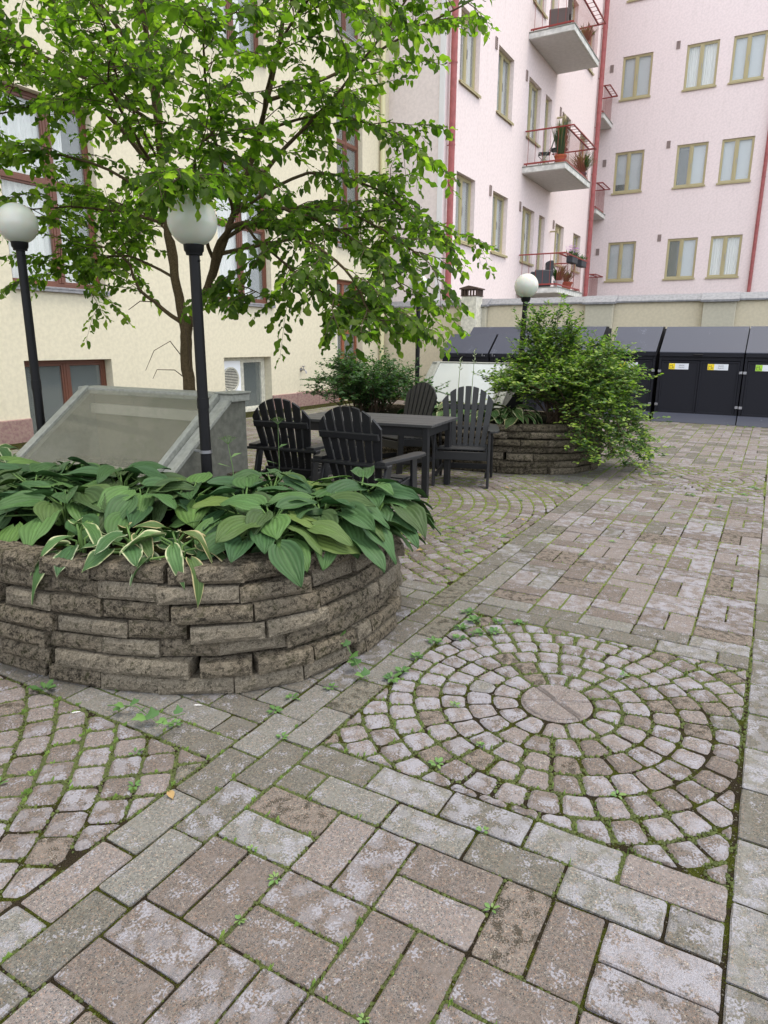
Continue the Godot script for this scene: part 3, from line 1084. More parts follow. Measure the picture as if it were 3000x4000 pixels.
# ---------------------------------------------------------------- globe lamps
func lamp(a: float, b: float, y0: float, yg: float, rad: float, label: String, strap := false, lean := 0.0, foot := false) -> void:
	var t := thing("globe_lamp", label, "lamp", V(a, 0, b), 0.0, "globe lamps on black posts")
	var pm := MB.new()
	var top := yg - rad * 0.94
	pm.tube([Vector3(-lean, y0, 0), Vector3(0, top - 0.03, 0)], [0.036, 0.033], 16)
	pm.tube([Vector3(-lean * 0.5, y0 + (top - y0) * 0.42, 0), Vector3(-lean * 0.45, y0 + (top - y0) * 0.46, 0)], [0.0385, 0.0385], 16)
	obj("post", pm, M.black_metal, t)
	var cm := MB.new()
	cm.lathe([Vector2(0.0, top - 0.055), Vector2(0.050, top - 0.055), Vector2(0.052, top - 0.04), Vector2(0.060, top - 0.03), Vector2(0.064, top + 0.018), Vector2(0.055, top + 0.022), Vector2(0.0, top + 0.022)], 24)
	cm.tube([Vector3(0.03, top - 0.09, 0), Vector3(0.045, top - 0.09, 0)], [0.006, 0.006], 8)
	obj("collar", cm, M.black_metal, t)
	var gm := MB.new()
	var prof := []
	for i in 25:
		var an := -PI / 2 + PI * i / 24.0
		prof.append(Vector2(maxf(cos(an), 0.0) * rad, yg + sin(an) * rad))
	gm.lathe(prof, 40)
	obj("globe", gm, M.globe, t)
	if strap:
		var sm := MB.new()
		sm.tube([Vector3(0, 0.78, 0), Vector3(0, 0.80, 0)], [0.0405, 0.0405], 16)
		sm.box(Vector3(-0.10, 0.782, -0.006), Vector3(-0.03, 0.798, 0.006), 0.002)
		obj("strap", sm, M.steel, t)
	if foot:
		var fm := MB.new()
		fm.plate(PackedVector2Array([Vector2(-0.30, 0.55), Vector2(0.05, 0.55), Vector2(0.04, 1.0), Vector2(-0.03, 0.92), Vector2(-0.16, 0.72)]), -0.03, 0.03)
		obj("foot_bracket", fm, M.black_metal, t)

# ---------------------------------------------------------------- hostas
# a ribbed heart-shaped leaf, base at the origin, pointing along -z, unit length
func hosta_leaf(width: float, arch: float, cup: float, wavy: float, edge_w: float, base: Color, ribs: int, sd: int) -> ArrayMesh:
	var f := FastNoiseLite.new()
	f.seed = sd
	f.frequency = 0.6
	var nu := 14
	var nv := ribs * 4
	var g := []
	var cols := []
	var cream := Color(0.42, 0.42, 0.25)
	for i in nu + 1:
		var u := i / float(nu)
		var hw := width * 0.5 * pow(sin(PI * pow(u * 0.985 + 0.012, 0.62)), 0.78) * (1.0 - 0.12 * u)
		for j in nv + 1:
			var v := j / float(nv) * 2.0 - 1.0
			var x := v * hw
			var back := 0.13 * absf(v) * pow(maxf(0.0, 1.0 - u * 3.2), 1.6)      # heart lobes behind the stalk
			var z := -u + back * 1.2
			var rib := cos(absf(v) * ribs * PI) * 0.0125 * minf(1.0, hw * 9.0) * (1.0 - 0.5 * absf(v))
			var y := cup * absf(v) * absf(v) * hw * 2.0 - exp(-absf(v) * 9.0) * 0.018
			y += -arch * u * u + 0.10 * u + rib
			y += sin(u * 9.0 + v * 2.0 + sd) * wavy * absf(v) * absf(v)
			y += f.get_noise_2d(u * 3.0, v * 2.0) * 0.03
			g.append(Vector3(x + f.get_noise_2d(u * 2.0, 9.0) * 0.04 * u, y, z))
			var k := base * (0.94 + 0.12 * cos(absf(v) * ribs * PI))
			k = k.lerp(base * 1.35, exp(-absf(v) * 14.0) * 0.6)
			if edge_w > 0.0:
				var e := absf(v) + f.get_noise_2d(u * 14.0, v * 3.0) * 0.16 + (0.12 if u > 0.93 else 0.0)
				k = k.lerp(cream, smooth(1.0 - edge_w - 0.03, 1.0 - edge_w + 0.05, e))
			k.a = 1.0
			cols.append(k)
	var mb := MB.new()
	mb.sheet(g, nu, nv, cols)
	return mb.mesh(true)

var hosta_green := []
var hosta_cream := []
func make_hosta_leaves() -> void:
	for k in 7:
		hosta_green.append(hosta_leaf([0.74, 0.80, 0.68, 0.78, 0.72, 0.84, 0.66][k], [0.22, 0.34, 0.12, 0.42, 0.25, 0.22, 0.46][k], [0.12, 0.05, 0.22, 0.02, 0.16, 0.0, 0.1][k], [0.02, 0.035, 0.015, 0.03, 0.04, 0.02, 0.03][k], 0.0,
			[Color(0.056, 0.116, 0.038), Color(0.068, 0.136, 0.042), Color(0.050, 0.104, 0.038), Color(0.078, 0.150, 0.045), Color(0.056, 0.112, 0.042), Color(0.105, 0.185, 0.05), Color(0.048, 0.096, 0.036)][k], 7, 11 + k))
	for k in 5:
		hosta_cream.append(hosta_leaf([0.56, 0.5, 0.62, 0.48, 0.54][k], [0.45, 0.7, 0.3, 0.9, 0.55][k], [0.12, 0.2, 0.05, 0.1, 0.25][k], 0.04, [0.13, 0.16, 0.11, 0.15, 0.2][k],
			[Color(0.065, 0.13, 0.042), Color(0.08, 0.15, 0.046), Color(0.058, 0.118, 0.042), Color(0.07, 0.14, 0.045), Color(0.085, 0.155, 0.046)][k], 5, 31 + k))

func hosta(a: float, b: float, y: float, kind: Array, size: float, count: int, spread: float, label: String, group: String, lean := Vector2.ZERO, low := 0.0) -> Node3D:
	var t := thing("hosta_plant", label, "hosta", V(a, y, b), 0.0, group)
	var st := MB.new()
	st.col = Color(0.14, 0.24, 0.07)
	var ph := rr(0, TAU)
	count = int(count * 1.35)
	for k in count:
		var ring := pow((k + 0.5) / count, 0.8)
		var an := ph + k * 2.39996 + rr(-0.25, 0.25)
		var dir := Vector3(cos(an), 0, sin(an))
		dir = (dir + Vector3(lean.x, 0, -lean.y) * 0.7).normalized()
		var out := spread * (0.15 + 0.85 * ring) * rr(0.8, 1.1)
		var hgt := size * (1.02 - 0.58 * ring) * rr(0.82, 1.15) - low * ring
		var end := dir * out + Vector3.UP * hgt
		var s := size * rr(0.8, 1.22)
		var pitch := lerpf(0.08, -0.38, ring) + rr(-0.25, 0.2)
		var yaw := atan2(-dir.x, -dir.z) + rr(-0.4, 0.4)
		var bs := Basis(Vector3.UP, yaw) * Basis(Vector3.RIGHT, pitch) * Basis(Vector3.FORWARD, rr(-0.35, 0.35))
		var mid := dir * out * 0.35 + Vector3.UP * hgt * 0.72
		st.tube([dir * 0.02, mid, end + bs * Vector3(0, -0.012 * s, -0.03 * s)], [0.0065, 0.0055, 0.0045], 6, false)
		put("leaf", kind[rng.randi() % kind.size()], M["hosta%d" % (rng.randi() % 4)], t, Transform3D(bs.scaled(Vector3.ONE * s), end))
	obj("stalks", st, M.hosta, t, Transform3D.IDENTITY, true).set_meta("kind", "stuff")
	return t

# ---------------------------------------------------------------- small leaves
func small_leaf(w: float, wave: float, fold: float, curl: float) -> ArrayMesh:
	# obovate leaf, base at origin along -z, unit length, white vertex colours (the copies are tinted)
	var mb := MB.new()
	var nu := 6
	var g := []
	var cols := []
	for i in nu + 1:
		var u := i / float(nu)
		var hw := w * 0.5 * pow(sin(PI * pow(clampf(u * 0.97 + 0.015, 0, 1), 1.15)), 0.8)
		for j in 5:
			var v := (j - 2) / 2.0
			var y := fold * absf(v) * hw * 2.0 - curl * u * u + sin(u * 11.0 + v * 1.5) * wave * absf(v)
			g.append(Vector3(v * hw, y, -u))
			var k := 1.0 - 0.10 * absf(v) if j != 2 else 1.22
			cols.append(Color(k, k, k))
	mb.sheet(g, nu, 4, cols)
	return mb.mesh(true)

func tiny_leaf(w: float, curl: float) -> ArrayMesh:
	var mb := MB.new()
	var a := Vector3.ZERO
	var l := Vector3(-w / 2, 0.06, -0.45)
	var r := Vector3(w / 2, 0.06, -0.45)
	var l2 := Vector3(-w * 0.38, 0.03 - curl * 0.4, -0.78)
	var r2 := Vector3(w * 0.38, 0.03 - curl * 0.4, -0.78)
	var m := Vector3(0, 0, -0.5)
	var e := Vector3(0, -curl, -1)
	for q in [[a, m, l], [a, r, m], [l, m, l2], [m, r, r2], [m, e, l2], [m, r2, e]]:
		mb.trio(q[0], q[1], q[2], Vector3.UP)
	return mb.mesh(true)

var kinds := []
var greens := []
func lf_basis(dir: Vector3, up: Vector3, roll: float) -> Basis:
	var z := -dir.normalized()
	var x := up.cross(z)
	if x.length_squared() < 1e-4:
		x = Vector3.RIGHT.cross(z)
	x = x.normalized()
	return Basis(x, z.cross(x), z) * Basis(Vector3.BACK, roll)

# ---------------------------------------------------------------- the garden tree
func bez(pts: Array, t: float) -> Vector3:
	var n := pts.size() - 1
	var s := clampf(t, 0.0, 0.9999) * n
	var i := int(s)
	var f := s - i
	var p0: Vector3 = pts[maxi(i - 1, 0)]
	var p1: Vector3 = pts[i]
	var p2: Vector3 = pts[i + 1]
	var p3: Vector3 = pts[mini(i + 2, n)]
	return p1.cubic_interpolate(p2, p0, p3, f)

func tree() -> void:
	rng.seed = 5150
	var base := V(-4.36, 0, 4.3)
	var t := thing("garden_tree", "multi-stemmed broadleaf tree with layered bright green leaves behind the light well", "tree", base)
	# limbs: points relative to the base, radii at both ends
	var L := [
		[[Vector3(0, 0.2, 0), Vector3(0.0, 0.9, 0), Vector3(-0.02, 1.35, 0), Vector3(0.0, 1.62, 0.0)], 0.058, 0.048, 0],
		[[Vector3(-0.005, 1.55, 0), Vector3(-0.08, 1.95, 0.0), Vector3(-0.17, 2.35, -0.03), Vector3(-0.22, 2.85, -0.05), Vector3(-0.26, 3.4, -0.1), Vector3(-0.40, 4.3, -0.1), Vector3(-0.55, 5.3, -0.2)], 0.046, 0.014, 1],
		[[Vector3(0.0, 1.6, 0), Vector3(0.16, 1.85, -0.05), Vector3(0.25, 2.1, -0.12), Vector3(0.40, 2.5, -0.2), Vector3(0.62, 3.1, -0.3), Vector3(0.85, 3.9, -0.35), Vector3(0.95, 4.9, -0.5)], 0.040, 0.012, 1],
		[[Vector3(-0.20, 2.75, -0.04), Vector3(-0.17, 3.3, 0.02), Vector3(-0.14, 4.1, 0.1), Vector3(-0.05, 5.1, 0.2)], 0.026, 0.009, 1],
		[[Vector3(0.20, 1.95, -0.08), Vector3(0.42, 2.26, 0.0), Vector3(0.75, 2.36, 0.1), Vector3(1.25, 2.24, 0.15), Vector3(1.75, 1.98, 0.25), Vector3(2.02, 1.62, 0.3)], 0.029, 0.006, 2],
		[[Vector3(0.42, 2.26, 0.0), Vector3(0.9, 2.5, -0.2), Vector3(1.5, 2.42, -0.25), Vector3(2.08, 2.08, -0.3)], 0.018, 0.005, 2],
		[[Vector3(0.40, 2.5, -0.2), Vector3(1.0, 2.78, -0.4), Vector3(1.5, 2.65, -0.6), Vector3(1.85, 2.4, -0.65)], 0.016, 0.005, 2],
		[[Vector3(0.62, 3.1, -0.3), Vector3(1.1, 3.2, -0.5), Vector3(1.62, 3.05, -0.65)], 0.014, 0.005, 2],
		[[Vector3(-0.26, 3.3, -0.1), Vector3(-0.7, 3.35, 0.25), Vector3(-1.2, 3.3, 0.5), Vector3(-1.7, 3.2, 0.7)], 0.014, 0.004, 2],
		[[Vector3(-0.4, 4.2, -0.1), Vector3(-0.8, 4.1, 0.4), Vector3(-1.2, 4.0, 0.8)], 0.012, 0.004, 2],
		[[Vector3(-0.22, 2.9, -0.05), Vector3(0.0, 3.3, 0.5), Vector3(0.35, 3.5, 0.9)], 0.012, 0.004, 2],
		[[Vector3(0.9, 2.5, -0.2), Vector3(1.45, 2.3, -0.12), Vector3(1.85, 2.02, -0.1), Vector3(2.05, 1.85, -0.05)], 0.014, 0.004, 2],
		[[Vector3(0.75, 2.36, 0.1), Vector3(1.15, 2.12, 0.28), Vector3(1.65, 1.82, 0.32), Vector3(2.0, 1.72, 0.1)], 0.012, 0.004, 2],
		[[Vector3(0.95, 3.9, -0.3), Vector3(1.5, 3.75, 0.3), Vector3(1.85, 3.55, 0.6)], 0.014, 0.004, 2],
		[[Vector3(-0.08, 2.0, 0.0), Vector3(-0.7, 2.22, -0.05), Vector3(-1.3, 2.2, -0.1), Vector3(-1.85, 2.12, -0.1)], 0.014, 0.004, 2],
		[[Vector3(0.42, 2.5, -0.2), Vector3(0.85, 2.95, -0.3), Vector3(1.35, 3.3, -0.35), Vector3(1.95, 3.85, -0.4)], 0.022, 0.006, 2],
		[[Vector3(-0.2, 2.8, -0.05), Vector3(-0.62, 3.15, -0.1), Vector3(-1.1, 3.55, -0.1), Vector3(-1.7, 3.85, 0.0), Vector3(-2.3, 3.95, 0.05)], 0.028, 0.008, 2],
		[[Vector3(-0.30, 3.6, -0.1), Vector3(-0.75, 4.2, 0.1), Vector3(-1.3, 4.8, 0.2), Vector3(-1.8, 5.2, 0.3)], 0.020, 0.006, 2],
		[[Vector3(0.0, 1.62, 0), Vector3(-0.2, 1.78, 0.08), Vector3(-0.40, 1.93, 0.12), Vector3(-0.48, 2.15, 0.16), Vector3(-0.75, 2.28, 0.2), Vector3(-1.25, 2.3, 0.25)], 0.021, 0.005, 2],
		[[Vector3(-0.08, 2.0, 0.0), Vector3(-0.35, 2.35, -0.25), Vector3(-0.8, 2.6, -0.45), Vector3(-1.4, 2.8, -0.6), Vector3(-2.0, 2.95, -0.6)], 0.018, 0.005, 2],
		[[Vector3(0.25, 2.1, -0.12), Vector3(0.45, 2.45, 0.25), Vector3(0.8, 2.7, 0.6), Vector3(1.2, 2.75, 0.85)], 0.018, 0.005, 2],
		[[Vector3(-0.2, 2.75, -0.04), Vector3(-0.05, 3.0, 0.35), Vector3(0.2, 3.15, 0.75), Vector3(0.5, 3.2, 1.0)], 0.017, 0.005, 2],
		[[Vector3(0.62, 3.1, -0.3), Vector3(1.0, 3.4, 0.0), Vector3(1.4, 3.6, 0.2), Vector3(1.75, 3.6, 0.3)], 0.016, 0.005, 2],
		[[Vector3(0.3, 2.2, -0.15), Vector3(0.7, 2.35, -0.6), Vector3(1.2, 2.45, -0.95), Vector3(1.7, 2.4, -1.2)], 0.018, 0.005, 2],
		[[Vector3(0.7, 3.3, -0.3), Vector3(1.1, 3.6, -0.8), Vector3(1.6, 3.9, -1.1), Vector3(2.0, 4.1, -1.3)], 0.016, 0.005, 2],
		[[Vector3(-0.25, 3.2, -0.1), Vector3(-0.6, 3.5, 0.45), Vector3(-1.0, 3.7, 0.8), Vector3(-1.4, 3.7, 1.0)], 0.016, 0.005, 2],
		[[Vector3(0.9, 4.2, -0.4), Vector3(1.2, 4.6, -0.1), Vector3(1.6, 4.9, 0.1)], 0.012, 0.004, 2],
		[[Vector3(-0.14, 4.1, 0.1), Vector3(0.2, 4.5, 0.4), Vector3(0.6, 4.7, 0.6)], 0.012, 0.004, 2],
		[[Vector3(-0.35, 4.0, -0.1), Vector3(-0.9, 4.5, -0.5), Vector3(-1.5, 4.7, -0.8)], 0.012, 0.004, 2],
		[[Vector3(0.16, 1.85, -0.05), Vector3(0.5, 2.25, 0.4), Vector3(0.92, 2.5, 0.88), Vector3(1.2, 2.46, 1.18), Vector3(1.42, 2.36, 1.38)], 0.014, 0.004, 3],
		[[Vector3(-0.2, 2.6, -0.04), Vector3(-0.5, 2.85, 0.4), Vector3(-0.9, 2.9, 0.8), Vector3(-1.3, 2.8, 1.15)], 0.015, 0.004, 2],
		[[Vector3(0.40, 2.5, -0.2), Vector3(0.7, 2.9, 0.3), Vector3(1.1, 3.15, 0.8), Vector3(1.5, 3.2, 1.2)], 0.016, 0.004, 2],
		[[Vector3(-0.2, 2.45, -0.04), Vector3(-0.6, 2.55, 0.1), Vector3(-1.1, 2.6, 0.3), Vector3(-1.7, 2.55, 0.45)], 0.015, 0.004, 2],
		[[Vector3(0.1, 1.75, -0.03), Vector3(0.45, 1.92, 0.12), Vector3(0.85, 1.90, 0.26), Vector3(1.2, 1.78, 0.35)], 0.010, 0.003, 3],
	]
	var twigs := MB.new()
	var leaves := []     # [transform, tint]
	var palette := [Color(0.15, 0.235, 0.06), Color(0.205, 0.305, 0.075), Color(0.10, 0.17, 0.05), Color(0.28, 0.38, 0.095), Color(0.37, 0.46, 0.13)]
	var leafy := func(pts: Array, len: float) -> void:
		var n := int(len / 0.027)
		for i in n:
			var u := (i + 0.6) / n
			if u < 0.12:
				continue
			var p := bez(pts, u)
			var tg := (bez(pts, minf(u + 0.03, 1.0)) - bez(pts, maxf(u - 0.03, 0.0))).normalized()
			var side := tg.cross(Vector3.UP)
			if side.length_squared() < 1e-4:
				side = Vector3.RIGHT
			side = side.normalized() * (1.0 if i % 2 == 0 else -1.0)
			var d := (tg * rr(0.25, 0.9) + side * rr(0.5, 1.0) + Vector3.UP * rr(-0.75, 0.25)).normalized()
			var sc := rr(0.058, 0.100) * (1.0 if u < 0.8 else 0.9)
			var up := (Vector3.UP + Vector3(rr(-0.55, 0.55), 0, rr(-0.55, 0.55))).normalized()
			var x := rng.randf()
			var k: Color = palette[0 if x < 0.34 else (1 if x < 0.62 else (2 if x < 0.82 else (3 if x < 0.95 else 4)))]
			if u > 0.86 and rng.randf() < 0.5:
				k = palette[3 + rng.randi() % 2]
			leaves.append([Transform3D(lf_basis(d, up, rr(-0.5, 0.5)).scaled(Vector3.ONE * sc), p + d * 0.014), k, rng.randi() % 4])
	for l in L:
		var pts: Array = l[0]
		var path := []
		var rad := []
		var m := (pts.size() - 1) * 5
		var ln := 0.0
		for i in m + 1:
			var q := bez(pts, i / float(m))
			q += Vector3(rr(-1, 1), rr(-1, 1), rr(-1, 1)) * 0.006
			if i > 0:
				ln += q.distance_to(path[-1])
			path.append(q)
			rad.append(lerpf(l[1], l[2], pow(i / float(m), 0.8)))
		var mb := MB.new()
		mb.tube(path, rad, 12 if l[1] > 0.03 else 8)
		obj("trunk" if l[3] == 0 else "limb", mb, M.bark, t)
		if l[3] == 0:
			continue
		# twigs off the limb, mostly level, in sprays
		var n := int(ln * (8.5 if l[3] >= 2 else 6.0))
		for i in n:
			var u := lerpf(0.30 if l[3] >= 2 else 0.36, 1.0, (i + rng.randf()) / n)
			var p := bez(pts, u)
			if l[3] == 1 and p.y < 2.5:
				continue
			var tg := (bez(pts, minf(u + 0.03, 1.0)) - bez(pts, maxf(u - 0.03, 0.0))).normalized()
			var an := rr(0, TAU)
			var d := (Vector3(cos(an), rr(-0.15, 0.45), sin(an)) + tg * 0.7).normalized()
			var tl := rr(0.35, 0.8) * (1.0 if l[3] < 3 else 0.6)
			var q := [p]
			var dd := d
			for s in 4:
				dd = (dd + Vector3(rr(-0.3, 0.3), rr(-0.32, 0.12), rr(-0.3, 0.3))).normalized()
				var nx: Vector3 = q[-1] + dd * tl / 4
				nx.y = maxf(nx.y, 1.6 + rr(0, 0.12) if nx.x < 1.7 else 1.56)
				nx.x = minf(nx.x, 2.3 + rr(0, 0.1)) if nx.y < 2.6 else nx.x
				q.append(nx)
			# keep the sprays off the lamp post and out of the clear wall below
			twigs.tube(q, [0.0042, 0.0036, 0.003, 0.0022, 0.0014], 5, false)
			leafy.call(q, tl)
			for s in 2:
				if rng.randf() < 0.72:
					var b0 := bez(q, rr(0.2, 0.75))
					var d2 := (dd + Vector3(rr(-0.9, 0.9), rr(-0.4, 0.35), rr(-0.9, 0.9))).normalized()
					var sl := tl * rr(0.35, 0.6)
					var q2 := [b0, b0 + d2 * sl * 0.5 + Vector3.UP * 0.01, b0 + d2 * sl + Vector3.DOWN * sl * 0.12]
					twigs.tube(q2, [0.0028, 0.0022, 0.0012], 4, false)
					leafy.call(q2, sl)
	# a few bare twigs low on the trunk
	for q in [[Vector3(-0.01, 1.33, 0.02), Vector3(-0.15, 1.5, 0.05), Vector3(-0.32, 1.42, 0.08), Vector3(-0.42, 1.25, 0.1)], [Vector3(-0.01, 1.18, 0.02), Vector3(-0.12, 1.26, 0.05), Vector3(-0.3, 1.26, 0.08), Vector3(-0.36, 1.18, 0.08)], [Vector3(0.04, 1.25, 0.02), Vector3(0.12, 1.4, 0.1), Vector3(0.14, 1.6, 0.15)], [Vector3(-0.25, 1.82, 0.08), Vector3(-0.42, 1.83, 0.1), Vector3(-0.55, 1.76, 0.12)]]:
		twigs.tube(q, [0.005, 0.004, 0.003, 0.002].slice(0, q.size()), 5, false)
	obj("twigs", twigs, M.twig, t).set_meta("kind", "stuff")
	# nearest leaves as parts, the rest as one
	var eye := Vector3(0, 1.5, 0) - base
	var fwd := Vector3(-0.478, -0.244, -0.844)
	for q in leaves:
		var d: Vector3 = q[0].origin - eye
		var z := d.dot(fwd)
		var lat := (d - fwd * z).length() / maxf(z, 0.1)
		q.append(d.length() + (6.0 if lat > 0.86 else 0.0))
	leaves.sort_custom(func(x, y): return x[3] < y[3])
	var lm := []
	var lmt := []
	var tint := {}
	for k in 4:
		lm.append(small_leaf([0.64, 0.56, 0.68, 0.5][k], [0.07, 0.10, 0.06, 0.09][k], [0.08, 0.18, -0.06, 0.24][k], [0.10, 0.30, -0.05, 0.45][k]))
	var xfs := [[], [], [], []]
	var cs := [[], [], [], []]
	for i in leaves.size():
		var q: Array = leaves[i]
		if i < 280:
			var key := str(q[1])
			if not tint.has(key):
				var m: StandardMaterial3D = M.leaf.duplicate()
				m.albedo_color = q[1].linear_to_srgb()
				tint[key] = m
			put("leaf", lm[q[2]], tint[key], t, q[0])
		else:
			xfs[q[2]].append(q[0])
			cs[q[2]].append(q[1])
	for k in 4:
		copies("crown", lm[k], M.leaf, xfs[k], cs[k], t)
	print("tree leaves ", leaves.size())

# ---------------------------------------------------------------- shrubs
func shrub(called: String, label: String, at: Vector3, stems: Array, leaf_len: float, pal: Array, top_pal: Array, density: float, twig_n: float, wide: float) -> void:
	var t := thing(called, label, "shrub", at)
	var wood := MB.new()
	var xfs := []
	var cs := []
	for s in stems:
		var pts: Array = s
		var ln := 0.0
		for i in pts.size() - 1:
			ln += pts[i].distance_to(pts[i + 1])
		var path := []
		var rad := []
		for i in 9:
			path.append(bez(pts, i / 8.0))
			rad.append(lerpf(0.009, 0.0025, i / 8.0))
		wood.tube(path, rad, 5, false)
		var n := int(ln * twig_n)
		for i in n:
			var u := lerpf(0.22, 1.0, (i + rng.randf()) / n)
			var p := bez(pts, u)
			var tg := (bez(pts, minf(u + 0.03, 1.0)) - bez(pts, maxf(u - 0.03, 0.0))).normalized()
			var an := rr(0, TAU)
			var d := (Vector3(cos(an), rr(-0.2, 0.9), sin(an)) + tg * 0.8).normalized()
			var tl := rr(0.12, 0.34) * wide
			var q := [p, p + d * tl * 0.5 + Vector3(rr(-1, 1), rr(-1, 1), rr(-1, 1)) * 0.02, p + d * tl + Vector3(0, rr(-0.03, 0.05), 0)]
			wood.tube(q, [0.0028, 0.002, 0.0012], 4, false)
			var m := int(tl * density)
			for k in m:
				var w := (k + 0.7) / m
				var lp := bez(q, w)
				var a2 := k * 2.4 + rr(-0.4, 0.4)
				var ld := (d * rr(0.2, 0.7) + Vector3(cos(a2), rr(-0.25, 0.5), sin(a2))).normalized()
				var up := (Vector3.UP + Vector3(rr(-0.5, 0.5), 0, rr(-0.5, 0.5))).normalized()
				xfs.append(Transform3D(lf_basis(ld, up, rr(-0.5, 0.5)).scaled(Vector3.ONE * leaf_len * rr(0.65, 1.2)), lp))
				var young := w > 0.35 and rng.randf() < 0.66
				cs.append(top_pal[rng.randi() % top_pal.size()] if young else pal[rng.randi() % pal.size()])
	obj("stems", wood, M.twig, t).set_meta("kind", "stuff")
	copies("foliage", tiny_leaf(0.58, 0.1), M.bush, xfs, cs, t)

func shrubs() -> void:
	rng.seed = 808
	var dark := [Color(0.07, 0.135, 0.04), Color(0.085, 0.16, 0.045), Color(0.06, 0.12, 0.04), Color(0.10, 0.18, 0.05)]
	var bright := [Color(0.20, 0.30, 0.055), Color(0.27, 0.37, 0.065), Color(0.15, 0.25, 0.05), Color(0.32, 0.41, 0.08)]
	# rounded shrub spilling over the far planter's right end
	var st := []
	for k in 84:
		var an := rr(0, TAU)
		var r := rr(0.25, 1.04)
		var h := rr(0.55, 1.12) * (1.06 - 0.42 * r)
		var root := Vector3(rr(-0.2, 0.2), 0, rr(-0.2, 0.2))
		var o := Vector3(cos(an) * r * 1.0, 0, sin(an) * r * 0.85)
		st.append([root, root + o * 0.35 + Vector3.UP * h * 0.62, root + o * 0.75 + Vector3.UP * h * 0.95, root + o * 1.0 + Vector3.UP * h * rr(0.7, 1.0)])
	for k in 17:        # branches that hang over the rim to the paving
		var an := rr(-0.75, 1.15)
		var r := rr(0.7, 1.0)
		var o := Vector3(cos(an) * r, 0, sin(an) * r)
		st.append([Vector3(0.1, 0, 0.1), o * 0.5 + Vector3.UP * rr(0.25, 0.45), o * 0.85 + Vector3.UP * rr(0.0, 0.2), o * 1.08 + Vector3.DOWN * rr(0.1, 0.42)])
	for k in 5:         # long shoots that stand out of the top
		var an := rr(0, TAU)
		st.append([Vector3.ZERO, Vector3(cos(an) * 0.15 - 0.15, 0.6, sin(an) * 0.15), Vector3(cos(an) * 0.25 - 0.25, 0.95, sin(an) * 0.2), Vector3(cos(an) * 0.3 - 0.28, rr(1.15, 1.32), sin(an) * 0.25)])
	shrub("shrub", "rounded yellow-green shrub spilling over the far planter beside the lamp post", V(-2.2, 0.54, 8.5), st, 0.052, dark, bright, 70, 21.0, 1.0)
	# darker shrub at the other end, below the doorway
	rng.seed = 909
	st = []
	for k in 58:
		var an := rr(0, TAU)
		var r := rr(0.2, 0.95)
		var h := rr(0.5, 0.98) * (1.08 - 0.4 * r)
		var root := Vector3(rr(-0.2, 0.2), 0, rr(-0.15, 0.15))
		var o := Vector3(cos(an) * r, 0, sin(an) * r * 0.7)
		st.append([root, root + o * 0.35 + Vector3.UP * h * 0.6, root + o * 0.8 + Vector3.UP * h * 0.92, root + o * 1.05 + Vector3.UP * h * rr(0.7, 1.05)])
	var dk := [Color(0.035, 0.085, 0.035), Color(0.045, 0.105, 0.04), Color(0.03, 0.07, 0.03), Color(0.06, 0.13, 0.045)]
	var br := [Color(0.075, 0.16, 0.045), Color(0.10, 0.20, 0.05), Color(0.06, 0.13, 0.045)]
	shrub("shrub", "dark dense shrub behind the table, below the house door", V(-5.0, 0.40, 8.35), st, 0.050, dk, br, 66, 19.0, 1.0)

# ---------------------------------------------------------------- weeds, moss, litter
func weed(called: String, a: float, b: float, size: float, n: int, label: String, group: String, pal: Array, upright := 0.25) -> void:
	# rooted in the nearest joint
	var here := Vector2(a, -b)
	var best := here
	var bd := 0.2
	for e in edges:
		var p: Vector2 = e[0]
		if absf(p.x - a) > 0.4 or absf(p.y + b) > 0.4:
			continue
		var c := Geometry2D.get_closest_point_to_segment(here, p, e[1])
		if c.distance_to(here) < bd:
			bd = c.distance_to(here)
			best = c
	var t := thing(called, label, "weed", Vector3(best.x, -0.004, best.y), rr(0, TAU), group)
	for k in n:
		var an := k * 2.39996 + rr(-0.3, 0.3)
		var d := Vector3(cos(an), upright + rr(-0.1, 0.4) * (1.0 - k / float(n)), sin(an)).normalized()
		var st := 0.15 * size
		var o := put("leaf", kinds[rng.randi() % kinds.size()], greens[pal[rng.randi() % pal.size()]], t, Transform3D(lf_basis(d, Vector3.UP, rr(-0.3, 0.3)).scaled(Vector3.ONE * size * rr(0.42, 0.72)), d * st + Vector3.UP * 0.004))

